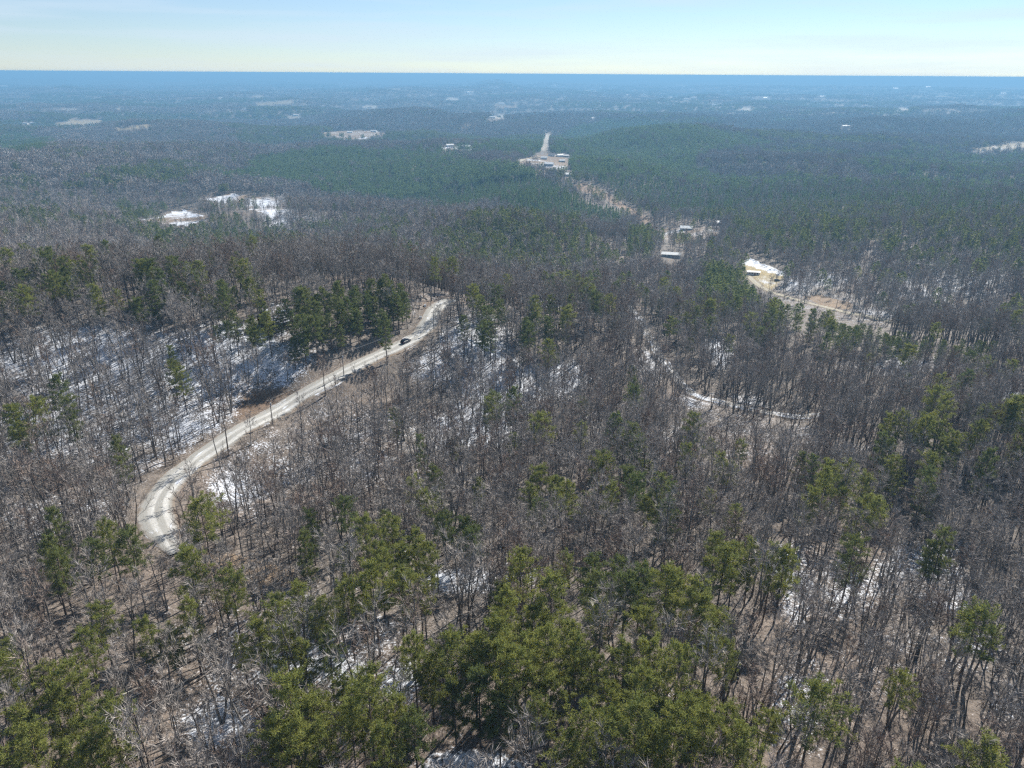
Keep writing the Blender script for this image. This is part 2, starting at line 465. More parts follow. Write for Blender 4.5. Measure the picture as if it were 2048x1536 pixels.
bmp.inputs['Distance'].default_value = 0.25
l.new(n1, bmp.inputs['Height'])
l.new(bmp.outputs[0], b.inputs['Normal'])

def bark(name, c1, c2, scale=2.0, up=None):
    m, n, l, b = new_mat(name)
    oi = n.new('ShaderNodeObjectInfo')
    tc = n.new('ShaderNodeTexCoord')
    nz = noise(n, l, scale, 2, tc.outputs['Object'])
    c = mixc(n, l, oi.outputs['Random'], c1, c2)
    if up:
        r2 = math_(n, l, 'FRACT', math_(n, l, 'MULTIPLY', oi.outputs['Random'], 17.31), 0)
        c = mixc(n, l, maprange(n, l, r2, 0.72, 0.80), c, up)
    hs = n.new('ShaderNodeHueSaturation')
    l.new(c, hs.inputs['Color'])
    l.new(maprange(n, l, nz, 0.3, 0.7, 0.65, 1.35), hs.inputs['Value'])
    l.new(hs.outputs[0], b.inputs['Base Color'])
    return m
bark('hardwood_bark', (0.075, 0.066, 0.060), (0.20, 0.185, 0.17), 2.0, (0.10, 0.082, 0.070))
bark('twig_bark', (0.215, 0.196, 0.180), (0.345, 0.312, 0.284), 0.5, (0.22, 0.168, 0.138))
bark('brush_twig', (0.11, 0.084, 0.066), (0.19, 0.15, 0.12), 0.5)
bark('pine_bark', (0.085, 0.066, 0.055), (0.13, 0.10, 0.082))
bark('bleached_wood', (0.50, 0.46, 0.40), (0.58, 0.54, 0.48))
bark('pole_wood', (0.20, 0.17, 0.14), (0.26, 0.23, 0.20))

def needles(name, c1, c2, c3):
    m, n, l, b = new_mat(name)
    oi = n.new('ShaderNodeObjectInfo')
    tc = n.new('ShaderNodeTexCoord')
    nz = noise(n, l, 0.8, 2, tc.outputs['Object'])
    c = mixc(n, l, oi.outputs['Random'], c1, c2)
    c = mixc(n, l, maprange(n, l, nz, 0.35, 0.7), c, c3)
    df, tr, mx = n.new('ShaderNodeBsdfDiffuse'), n.new('ShaderNodeBsdfTranslucent'), n.new('ShaderNodeMixShader')
    l.new(c, df.inputs[0]); l.new(c, tr.inputs[0])
    mx.inputs[0].default_value = 0.46
    l.new(df.outputs[0], mx.inputs[1]); l.new(tr.outputs[0], mx.inputs[2])
    l.new(mx.outputs[0], n['Material Output'].inputs['Surface'])
    n.remove(b)
    return m
needles('pine_needles', (0.180, 0.200, 0.058), (0.110, 0.138, 0.046), (0.225, 0.228, 0.064))
needles('dark_pine_needles', (0.098, 0.124, 0.048), (0.152, 0.162, 0.056), (0.115, 0.140, 0.048))
needles('plantation_needles', (0.100, 0.155, 0.064), (0.140, 0.182, 0.072), (0.120, 0.168, 0.066))

def plain(name, c, rough=0.8, spec=0.2, metal=0.0, vary=0.0, scale=1.0):
    m, n, l, b = new_mat(name)
    b.inputs['Roughness'].default_value = rough
    b.inputs['Specular IOR Level'].default_value = spec
    b.inputs['Metallic'].default_value = metal
    if vary:
        nz = noise(n, l, scale, 4)
        l.new(mixc(n, l, maprange(n, l, nz, 0.3, 0.7), [x * (1 - vary) for x in c], [min(1, x * (1 + vary)) for x in c]), b.inputs['Base Color'])
    else:
        b.inputs['Base Color'].default_value = (*c, 1)
    return m
plain('dark_siding', (0.075, 0.055, 0.042), vary=0.3, scale=2)
plain('white_siding', (0.74, 0.73, 0.70), vary=0.06)
plain('tan_siding', (0.42, 0.36, 0.28), vary=0.1)
plain('grey_siding', (0.35, 0.36, 0.37), vary=0.1)
plain('window_glass', (0.03, 0.035, 0.045), 0.1, 0.5)
plain('door_paint', (0.20, 0.10, 0.07))
plain('metal_roof', (0.46, 0.48, 0.48), 0.45, 0.4, 0.0, 0.08, 0.6)
plain('white_roof', (0.62, 0.62, 0.60), 0.5, 0.3)
plain('shingle_roof', (0.16, 0.15, 0.15), vary=0.25, scale=2)
m, n, l, b = new_mat('snowy_roof')
l.new(mixc(n, l, maprange(n, l, noise(n, l, 0.9, 5), 0.51, 0.60), (0.10, 0.09, 0.085), SNOWC), b.inputs['Base Color'])
plain('snow_cover', SNOWC, 0.7, 0.2, 0, 0.05, 2)
plain('car_paint', (0.012, 0.017, 0.035), 0.25, 0.6)
plain('car_glass', (0.02, 0.025, 0.03), 0.06, 0.6)
plain('tyre_rubber', (0.02, 0.02, 0.02), 0.9)
plain('wheel_metal', (0.4, 0.4, 0.42), 0.35, 0.5, 0.8)
plain('lamp_lens', (0.75, 0.76, 0.78), 0.15, 0.5)
plain('tail_lens', (0.35, 0.02, 0.02), 0.2, 0.5)
plain('wire_metal', (0.16, 0.16, 0.16), 0.7, 0.2)
plain('white_steel', (0.78, 0.78, 0.78), 0.5)
plain('galvanised', (0.30, 0.31, 0.32), 0.5, 0.4)

def gravel(name, c, track, snow_amt):
    m, n, l, b = new_mat(name)
    uv = n.new('ShaderNodeUVMap'); uv.uv_map = 'UVMap'
    sp = n.new('ShaderNodeSeparateXYZ')
    l.new(uv.outputs[0], sp.inputs[0])
    nn = noise(n, l, 0.35, 4)
    wob = math_(n, l, 'ADD', sp.outputs[0], math_(n, l, 'MULTIPLY', math_(n, l, 'SUBTRACT', nn, 0.5), 0.10))
    wv = n.new('ShaderNodeTexWave')
    wv.inputs['Scale'].default_value = 0.75
    wv.inputs['Distortion'].default_value = 0.0
    cb = n.new('ShaderNodeCombineXYZ')
    l.new(wob, cb.inputs[0])
    l.new(cb.outputs[0], wv.inputs['Vector'])
    cc = mixc(n, l, maprange(n, l, wv.outputs['Fac'], 0.35, 0.8), c, track)
    cc = mixc(n, l, maprange(n, l, noise(n, l, 2.5, 3), 0.35, 0.7, 0, 0.55), cc, [x * 0.66 for x in c])
    edge = math_(n, l, 'ABSOLUTE', math_(n, l, 'SUBTRACT', sp.outputs[0], 0.5), 0)
    ef = maprange(n, l, math_(n, l, 'ADD', edge, math_(n, l, 'MULTIPLY', nn, 0.24)), 0.52, 0.66)
    cc = mixc(n, l, ef, cc, (0.15, 0.115, 0.085))
    mp = n.new('ShaderNodeMapping')
    mp.inputs['Scale'].default_value = (5.0, 0.45, 1.0)
    l.new(uv.outputs[0], mp.inputs['Vector'])
    streak = noise(n, l, 1.0, 4, mp.outputs[0])
    cc = mixc(n, l, maprange(n, l, streak, 0.35, 0.65, 0, 0.5), cc, [x * 0.72 for x in c])
    st = math_(n, l, 'ADD', math_(n, l, 'ADD', math_(n, l, 'MULTIPLY', streak, 0.6), math_(n, l, 'MULTIPLY', noise(n, l, 0.12, 3), 0.4)), snow_amt)
    cc = mixc(n, l, maprange(n, l, st, 0.70, 0.76), cc, SNOWC)
    l.new(cc, b.inputs['Base Color'])
    bp = n.new('ShaderNodeBump')
    bp.inputs['Distance'].default_value = 0.06
    l.new(noise(n, l, 4, 3), bp.inputs['Height'])
    l.new(bp.outputs[0], b.inputs['Normal'])
gravel('gravel', (0.28, 0.275, 0.255), (0.47, 0.465, 0.445), 0.13)
gravel('track_gravel', (0.27, 0.25, 0.22), (0.38, 0.36, 0.33), 0.20)
gravel('pale_gravel', (0.28, 0.25, 0.19), (0.38, 0.35, 0.27), 0.05)

# ------------------------------------------------------------------ mesh helpers
class MB:
    def __init__(self):
        self.v, self.f, self.m = [], [], []
    def add(self, verts, faces, mat=0):
        o = len(self.v)
        self.v += [tuple(p) for p in verts]
        self.f += [tuple(i + o for i in f) for f in faces]
        self.m += [mat] * len(faces)
    def tri(self, a, b_, c, mat=0):
        self.add((a, b_, c), ((0, 1, 2),), mat)
    def tube(self, pts, radii, k=3, mat=0, cap=False):
        pts = [np.array(p, float) for p in pts]
        vs, fs = [], []
        for i, p in enumerate(pts):
            dr = pts[min(i + 1, len(pts) - 1)] - pts[max(i - 1, 0)]
            dr = dr / (np.linalg.norm(dr) + 1e-9)
            a = np.cross(dr, (0, 0, 1) if abs(dr[2]) < 0.9 else (1, 0, 0))
            a /= np.linalg.norm(a)
            c = np.cross(dr, a)
            for j in range(k):
                q = 2 * math.pi * j / k
                vs.append(p + radii[i] * (a * math.cos(q) + c * math.sin(q)))
        for i in range(len(pts) - 1):
            for j in range(k):
                j2 = (j + 1) % k
                fs.append((i * k + j, i * k + j2, (i + 1) * k + j2, (i + 1) * k + j))
        if cap:
            fs.append(tuple(range(k))[::-1])
            fs.append(tuple((len(pts) - 1) * k + j for j in range(k)))
        self.add(vs, fs, mat)
    def box(self, x0, x1, y0, y1, z0, z1, mat=0):
        self.add([(x0, y0, z0), (x1, y0, z0), (x1, y1, z0), (x0, y1, z0), (x0, y0, z1), (x1, y0, z1), (x1, y1, z1), (x0, y1, z1)],
                 [(0, 3, 2, 1), (4, 5, 6, 7), (0, 1, 5, 4), (1, 2, 6, 5), (2, 3, 7, 6), (3, 0, 4, 7)], mat)
    def mesh(self, name, mats):
        me = bpy.data.meshes.new(name)
        me.from_pydata(self.v, [], self.f)
        for x in mats:
            me.materials.append(MATS[x])
        if len(mats) > 1:
            me.polygons.foreach_set('material_index', np.array(self.m, np.int32))
        me.update()
        return me

def obj(name, me, parent=None, loc=None):
    o = bpy.data.objects.new(name, me)
    COL.objects.link(o)
    if parent is not None:
        o.parent = parent
    if loc is not None:
        o.location = loc
    return o

def tag(o, label, cat=None, group=None, kind=None):
    o['label'] = label
    if cat:
        o['category'] = cat
    if group:
        o['group'] = group
    if kind:
        o['kind'] = kind
    return o

def empty(name, loc, rz=0.0):
    o = bpy.data.objects.new(name, None)
    COL.objects.link(o)
    o.location = loc
    o.rotation_euler = (0, 0, rz)
    o.empty_display_size = 0.5
    return o

def build(mb, name, mats, parent=None):
    return obj(name, mb.mesh(name, mats if isinstance(mats, (list, tuple)) else [mats]), parent)

def copy_tree(o, parent=None):
    c = o.copy()
    COL.objects.link(c)
    c.parent = parent
    for ch in o.children:
        copy_tree(ch, c)
    return c

# ------------------------------------------------------------------ ground
nt, nr = len(TH), len(LR)
verts = np.stack([XX, YY, ZZ], -1).reshape(-1, 3)
jj, ii = np.meshgrid(np.arange(nr - 1), np.arange(nt), indexing='ij')
i2 = (ii + 1) % nt
quads = np.stack([jj * nt + ii, jj * nt + i2, (jj + 1) * nt + i2, (jj + 1) * nt + ii], -1).reshape(-1, 4)[:, ::-1]
zc = float(ZZ[0].mean())
verts = np.vstack([verts, [[0, 0, zc]]])
ctr = len(verts) - 1
i1 = np.arange(nt)
tris = np.stack([np.full(nt, ctr), (i1 + 1) % nt, i1], -1)
me = bpy.data.meshes.new('ground')
me.vertices.add(len(verts))
me.vertices.foreach_set('co', verts.astype(np.float32).ravel())
nl = quads.size + tris.size
me.loops.add(nl)
me.loops.foreach_set('vertex_index', np.r_[quads.ravel(), tris.ravel()].astype(np.int32))
me.polygons.add(len(quads) + len(tris))
me.polygons.foreach_set('loop_start', np.r_[np.arange(len(quads)) * 4, quads.size + np.arange(len(tris)) * 3].astype(np.int32))
me.polygons.foreach_set('use_smooth', np.ones(len(quads) + len(tris), bool))
me.update(calc_edges=True)
ca = me.attributes.new('gcol', 'FLOAT_COLOR', 'POINT')
c4 = np.ones((len(verts), 4), np.float32)
c4[:-1, :3] = gcol.reshape(-1, 3)
c4[-1, :3] = litter
ca.data.foreach_set('color', c4.ravel())
sa = me.attributes.new('snow', 'FLOAT', 'POINT')
sa.data.foreach_set('value', np.r_[snow.ravel(), 0].astype(np.float32))
me.materials.append(MATS['forest_floor'])
ground = obj('ground', me)
ground['kind'] = 'structure'
tag(ground, 'rolling forest floor of brown leaf litter with patches of thin snow')

ROAD_PX = []
def build_road(name, mat, label, lift=0.06):
    L, z, w = ROADS[name]
    dr = np.gradient(L, axis=0)
    dr /= np.linalg.norm(dr, axis=1, keepdims=True)
    nrm = np.stack([-dr[:, 1], dr[:, 0]], -1)
    cols = [-0.64, -0.5, -0.25, 0, 0.25, 0.5, 0.64]
    zo = [-0.34, 0, 0.06, 0.10, 0.06, 0, -0.34]
    wj = 1 + 0.10 * vnoise(np.arange(len(L)) * 0.23, np.zeros(len(L)), 3)
    if name == 'gravel_road':      # the near end dwindles to a narrow dirt drive
        wj *= np.clip(.4 + np.arange(len(L)) / 16.0, 0, 1)
    V, Fc, uvs = [], [], []
    arc = np.r_[0, np.cumsum(np.linalg.norm(np.diff(L, axis=0), axis=1))]
    for i in range(len(L)):
        for c, o in zip(cols, zo):
            p = L[i] + nrm[i] * c * w * wj[i]
            V.append((p[0], p[1], z[i] + o * min(1, w / 6) + lift))
    k = len(cols)
    for i in range(len(L) - 1):
        for j in range(k - 1):
            Fc.append((i * k + j, (i + 1) * k + j, (i + 1) * k + j + 1, i * k + j + 1))
            uvs += [(cols[j] + .5, arc[i] / w), (cols[j] + .5, arc[i + 1] / w), (cols[j + 1] + .5, arc[i + 1] / w), (cols[j + 1] + .5, arc[i] / w)]
    me = bpy.data.meshes.new(name)
    me.from_pydata(V, [], [f[::-1] for f in Fc])
    uvl = me.uv_layers.new(name='UVMap')
    flat = []
    for q in range(len(Fc)):
        flat += uvs[q * 4:q * 4 + 4][::-1]
    uvl.data.foreach_set('uv', np.array(flat, np.float32).ravel())
    me.materials.append(MATS[mat])
    me.update()
    me.polygons.foreach_set('use_smooth', [True] * len(me.polygons))
    o = obj(name, me)
    tag(o, label, kind='structure')
    Va = np.array(V).reshape(len(L), k, 3)
    for i in range(0, len(L) - 4, 4):
        a, b_ = Va[i], Va[min(i + 4, len(L) - 1)]
        q = np.array([a[1], a[-2], b_[-2], b_[1]])
        u, v = project(q[:, 0], q[:, 1], q[:, 2])
        ROAD_PX.append((name, list(zip(u, v))))
build_road('gravel_road', 'gravel', 'pale gravel road curving up the ridge past the dark car')
build_road('forest_track', 'track_gravel', 'narrow pale track winding through bare woods right of centre')
build_road('valley_road', 'pale_gravel', 'pale road along the valley field at right')
build_road('ridge_track', 'track_gravel', 'snowy track running down the wooded slope at far right')
build_road('hamlet_road', 'pale_gravel', 'straight pale road by the far hamlet', 0.5)

# ------------------------------------------------------------------ tree prototypes
PR = random.Random(11)
def rvec(s=1.0):
    return np.array([PR.gauss(0, 1), PR.gauss(0, 1), PR.gauss(0, 1)]) * s

def unit(a):
    return a / (np.linalg.norm(a) + 1e-9)

def blade(mb, p, d_, ln, w, mat):
    """one thin twig: a sliver triangle from p along d_"""
    s_ = unit(np.cross(d_, rvec()))
    mb.tri(p - s_ * w, p + s_ * w, p + d_ * ln, mat)

def bare_tree(Ht, spread, forks=1, nb=13, nsub=5, ntw=9, tw=0.031, k=5, thick=1.0, low=0.47):
    """returns trunk and crown builders"""
    tr, cr = MB(), MB()
    for fk in range(forks):
        lean = rvec(0.045)
        if forks > 1:
            az = fk * 2 * math.pi / forks + PR.random()
            lean = np.array([math.cos(az), math.sin(az), 0]) * 0.16
        pts, rad = [], []
        for i in range(7):
            q = i / 6
            pts.append(np.array([lean[0] * Ht * q + 0.10 * PR.gauss(0, 1) * (i > 0), lean[1] * Ht * q + 0.10 * PR.gauss(0, 1) * (i > 0), Ht * 0.9 * q - 0.4]))
            rad.append((0.17 * (1 - q) ** 0.8 + 0.03) * Ht / 18 * thick)
        rad[0] *= 1.3
        tr.tube(pts, rad, k)
        az = PR.random() * 6.28
        for j in range(nb):
            q = low + (0.97 - low) * (j + PR.random()) / nb
            fi = q * 6
            i0 = min(int(fi), 5)
            p = pts[i0] + (pts[i0 + 1] - pts[i0]) * (fi - i0)
            az += 2.4 + PR.uniform(-.4, .4)
            el = math.radians(PR.uniform(28, 55) + 22 * (q - .5))
            ln = spread * PR.uniform(0.7, 1.15) * (1.15 - 0.75 * max(0, q - 0.5) / 0.5)
            d0 = np.array([math.cos(az) * math.cos(el), math.sin(az) * math.cos(el), math.sin(el)])
            mid = p + d0 * ln * .5 + rvec(.12)
            d1 = unit(d0 + np.array([0, 0, .45]))
            end = mid + d1 * ln * .55
            r0 = 0.055 * Ht / 18 * (1.2 - q * .7) * thick
            cr.tube([p, mid, end], [r0, r0 * .6, r0 * .22], 3)
            for a in range(nsub):
                qq = 0.25 + 0.75 * (a + PR.random()) / nsub
                b0 = p + (mid - p) * qq * 2 if qq < .5 else mid + (end - mid) * (qq - .5) * 2
                ds = unit(d0 + rvec(.55) + np.array([0, 0, .35]))
                sl = ln * PR.uniform(.28, .5)
                e2 = b0 + ds * sl
                cr.tube([b0, e2], [r0 * .36, r0 * .14], 3)
                for c in range(ntw):
                    b1 = b0 + (e2 - b0) * PR.uniform(.2, 1)
                    dt = unit(ds + rvec(.5) + np.array([0, 0, .3]))
                    blade(cr, b1, dt, PR.uniform(.7, 1.7), tw * PR.uniform(.7, 1.3), 1)
    return tr, cr

def pine_tree(Ht, R, base=0.42, nl=36, ntuft=9, nb=18, shape='round', needle=0.50, wid=0.052):
    tr, cr = MB(), MB()
    lean = rvec(.02)
    pts = [np.array([lean[0] * Ht * q + .06 * PR.gauss(0, 1) * (q > 0), lean[1] * Ht * q + .06 * PR.gauss(0, 1) * (q > 0), Ht * .97 * q - .4]) for q in (0, .2, .4, .6, .8, 1)]
    tr.tube(pts, [.19 * Ht / 18 * x for x in (1.25, 1, .85, .62, .36, .08)], 6)
    # dead stubs below the crown
    for i in range(5):
        z = Ht * PR.uniform(base * .5, base)
        az = PR.random() * 6.28
        e = np.array([math.cos(az), math.sin(az), .1]) * PR.uniform(.8, 1.8)
        b0 = np.array([0, 0, z]) + lean * z
        tr.tube([b0, b0 + e], [.03, .01], 3)
    az = PR.random() * 6
    lump = [PR.uniform(.7, 1.25) for _ in range(7)]
    for j in range(nl):
        q = (j + PR.random()) / nl
        z = Ht * (base + (0.97 - base) * q)
        if shape == 'cone':
            prof = (1 - q) ** .8 * 1.0 + .08
        else:
            prof = (math.sin(math.pi * min(1, (q * .72 + .20))) ** .6) * (1.0 if q < .85 else 1.0 - (q - .85) * 1.6)
        az += 2.4 + PR.uniform(-.5, .5)
        ln = max(.35, R * prof * lump[int(az / 6.2832 * 7) % 7] * PR.uniform(.75, 1.1))
        el = math.radians(PR.uniform(-5, 22) + 34 * q ** 2)
        d0 = np.array([math.cos(az) * math.cos(el), math.sin(az) * math.cos(el), math.sin(el)])
        p = np.array([lean[0] * z, lean[1] * z, z])
        e = p + d0 * ln
        cr.tube([p, p + d0 * ln * .5 + np.array([0, 0, -.05 * ln]), e], [.045, .03, .012], 3, 0)
        for c in range(ntuft):
            t_ = .30 + .72 * (c + PR.random()) / ntuft
            ctr_ = p + d0 * ln * t_ + rvec(.26) * (.5 + ln * .16) * np.array([1, 1, .55])
            for bl in range(nb):
                dv = unit(rvec() * np.array([1, 1, .8]) + np.array([0, 0, .55]) + d0 * .5)
                blade(cr, ctr_ + rvec(.18), dv, needle * PR.uniform(.6, 1.15), wid * PR.uniform(.8, 1.4), 1)
    return tr, cr

def joined(trunk, crown, name, tm, cm):
    mb = MB()
    mb.add(trunk.v, trunk.f, 0)
    o = len(mb.v)
    mb.v += crown.v
    mb.f += [tuple(i + o for i in f) for f in crown.f]
    mb.m += [1 if x == 0 else 2 for x in crown.m]
    return mb.mesh(name, [tm, tm, cm])

HARD, PINE, DARK = [], [], []       # (trunk mesh, crown mesh, joined mesh)
specs = [(20, 3.6, 1), (18, 3.2, 1), (21, 4.2, 2), (16, 3.0, 1), (19, 4.2, 1), (17, 3.4, 2), (22, 3.4, 1), (19, 3.0, 1)]
for Ht, sp, fk in specs:
    t_, c_ = bare_tree(Ht, sp, fk, nb=13 if fk == 1 else 8)
    HARD.append((t_.mesh('trunk', ['hardwood_bark']), c_.mesh('crown', ['hardwood_bark', 'twig_bark']), joined(t_, c_, 'hardwood', 'hardwood_bark', 'twig_bark')))
for Ht, R_, bs in [(17.5, 3.9, .46), (16, 3.5, .38), (18.5, 3.6, .48), (15, 3.4, .30), (17, 4.2, .52), (19, 3.7, .42)]:
    t_, c_ = pine_tree(Ht, R_, bs)
    PINE.append((t_.mesh('trunk', ['pine_bark']), c_.mesh('crown', ['pine_bark', 'pine_needles']), joined(t_, c_, 'pine', 'pine_bark', 'pine_needles')))
for Ht, R_, bs, shp in [(17.5, 3.4, .28, 'round'), (18.5, 3.1, .30, 'round'), (17, 4.1, .45, 'round')]:
    t_, c_ = pine_tree(Ht, R_, bs, shape=shp)
    DARK.append((t_.mesh('trunk', ['pine_bark']), c_.mesh('crown', ['pine_bark', 'dark_pine_needles']), joined(t_, c_, 'dark_pine', 'pine_bark', 'dark_pine_needles')))

def light_hard(mb, x, y, Ht, sp, ntw, tw, mt=0, mc=1):
    o = np.array([x, y, 0.0])
    top = o + np.array([PR.gauss(0, .5), PR.gauss(0, .5), Ht * .85])
    mb.tube([o + np.array([0, 0, -.5]), top], [.20, .07], 3, mt)
    for i in range(ntw):
        q = PR.uniform(.45, .98)
        p = o + (top - o) * q
        az, el = PR.random() * 6.28, math.radians(PR.uniform(20, 75))
        d_ = np.array([math.cos(az) * math.cos(el), math.sin(az) * math.cos(el), math.sin(el)])
        off = d_ * PR.uniform(0, sp * .7)
        blade(mb, p + off, unit(d_ + rvec(.35) + np.array([0, 0, .3])), PR.uniform(1.4, 3.0), tw * PR.uniform(.6, 1.4), mc)

def light_pine(mb, x, y, Ht, R_, base, nt_, size, shape, mt=0, mc=1):
    o = np.array([x, y, 0.0])
    mb.tube([o + np.array([0, 0, -.5]), o + np.array([0, 0, Ht * .95])], [.20, .04], 3, mt)
    for i in range(nt_):
        q = PR.random()
        z = Ht * (base + (1 - base) * q)
        prof = (1 - q) ** .8 + .06 if shape == 'cone' else math.sin(math.pi * min(1, q * .8 + .2)) ** .7
        az = PR.random() * 6.28
        r_ = R_ * prof * math.sqrt(PR.uniform(.15, 1))
        p = o + np.array([math.cos(az) * r_, math.sin(az) * r_, z])
        d_ = unit(np.array([math.cos(az), math.sin(az), .5]) + rvec(.5))
        blade(mb, p - d_ * size * .4, d_, size * PR.uniform(.8, 1.3), size * .32, mc)

def proto_set(name, meshes):
    c = bpy.data.collections.new(name)
    for i, me in enumerate(meshes):
        o = bpy.data.objects.new('%s_%02d' % (name, i), me)
        c.objects.link(o)
    return c

near_hard = proto_set('near_hardwood', [h[2] for h in HARD])
near_pine = proto_set('near_pine', [p[2] for p in PINE + DARK])
ms = []
for i in range(7):
    mb = MB(); light_hard(mb, 0, 0, PR.uniform(15, 21), PR.uniform(3.2, 4.4), 120, .095)
    ms.append(mb.mesh('mid_hardwood', ['hardwood_bark', 'twig_bark']))
mid_hard = proto_set('mid_hardwood', ms)
ms = []
for i in range(4):
    mb = MB(); light_pine(mb, 0, 0, PR.uniform(13, 18), PR.uniform(2.6, 3.5), .38, 190, 1.0, 'round')
    ms.append(mb.mesh('mid_pine', ['pine_bark', 'dark_pine_needles']))
for i in range(4):
    mb = MB(); light_pine(mb, 0, 0, PR.uniform(12, 15), PR.uniform(1.9, 2.4), .15, 170, .9, 'cone')
    ms.append(mb.mesh('mid_plantation', ['pine_bark', 'plantation_needles']))
mid_pine = proto_set('mid_pine', ms)
ms = []
for i in range(5):
    mb = MB()
    for k in range(7):
        a, r_ = k * .9 + PR.random(), (k > 0) * PR.uniform(3, 6.5)
        light_hard(mb, math.cos(a) * r_, math.sin(a) * r_, PR.uniform(13, 19), 3.4, 27, .28)
    ms.append(mb.mesh('far_hardwood', ['hardwood_bark', 'twig_bark']))
far_hard = proto_set('far_hardwood', ms)
ms = []
for shp, mt in (('round', 'dark_pine_needles'), ('round', 'dark_pine_needles'), ('round', 'dark_pine_needles'), ('cone', 'plantation_needles'), ('cone', 'plantation_needles'), ('cone', 'plantation_needles')):
    mb = MB()
    for k in range(7 if shp == 'round' else 9):
        a, r_ = k * .8 + PR.random(), (k > 0) * PR.uniform(3, 6.5)
        light_pine(mb, math.cos(a) * r_, math.sin(a) * r_, PR.uniform(12, 17), 2.8 if shp == 'round' else 2.1, .3 if shp == 'round' else   .15, 26, 2.3 if shp == 'round' else 2.0, shp)
    ms.append(mb.mesh('far_pine', ['pine_bark', mt]))
far_pine = proto_set('far_pine', ms)
ms = []
for i in range(6):
    mb = MB()
    for st in range(PR.randint(3, 6)):
        p = np.array([PR.gauss(0, .6), PR.gauss(0, .6), -.1])
        hh = PR.uniform(1.6, 5.2)
        d_ = unit(np.array([PR.gauss(0, .22), PR.gauss(0, .22), 1]))
        mb.tube([p, p + d_ * hh * .6, p + d_ * hh + rvec(.1)], [.03, .02, .008], 3, 0)
        for k in range(14):
            q = PR.uniform(.2, 1)
            blade(mb, p + d_ * hh * q, unit(d_ + rvec(.6)), PR.uniform(.5, 1.3), .028, 0)
    for k in range(2):    # fallen sticks
        p = np.array([PR.gauss(0, 1), PR.gauss(0, 1), .12]); a = PR.random() * 6.28
        mb.tube([p, p + np.array([math.cos(a), math.sin(a), .04]) * PR.uniform(1.5, 4)], [.05, .02], 3, 0)
    ms.append(mb.mesh('brush', ['brush_twig']))
brush_set = proto_set('brush', ms)

# ------------------------------------------------------------------ where trees may stand
HOUSES = []      # (x, y, clear radius)
def keep_share(x, y):
    i, j, a, b_ = _gidx(x, y)
    return tree_keep[j, i]

def visible(x, y, top, margin=0.004):
    """False where the bare ground in front hides the whole tree"""
    i, j, a, b_ = _gidx(x, y)
    ang = (top - CAMZ) / np.hypot(x, y)
    return ang > MAXANG[np.maximum(j - 1, 0), i] - margin
MAXANG = np.maximum.accumulate((ZZ - CAMZ) / RR, axis=0)

def blocks_view(x, y, z, h, polys, lo=0.3):
    """True for trees whose upper part would stand before one of the open strips"""
    bad = np.zeros(len(x), bool)
    for q in np.linspace(lo, 1.0, 11):
        u, v = project(x, y, z + h * q)
        for poly in polys:
            us, vs = [p[0] for p in poly], [p[1] for p in poly]
            m = (u > min(us)) & (u < max(us)) & (v > min(vs)) & (v < max(vs))
            if m.any():
                bad[m] |= in_poly(u[m], v[m], poly)
    return bad

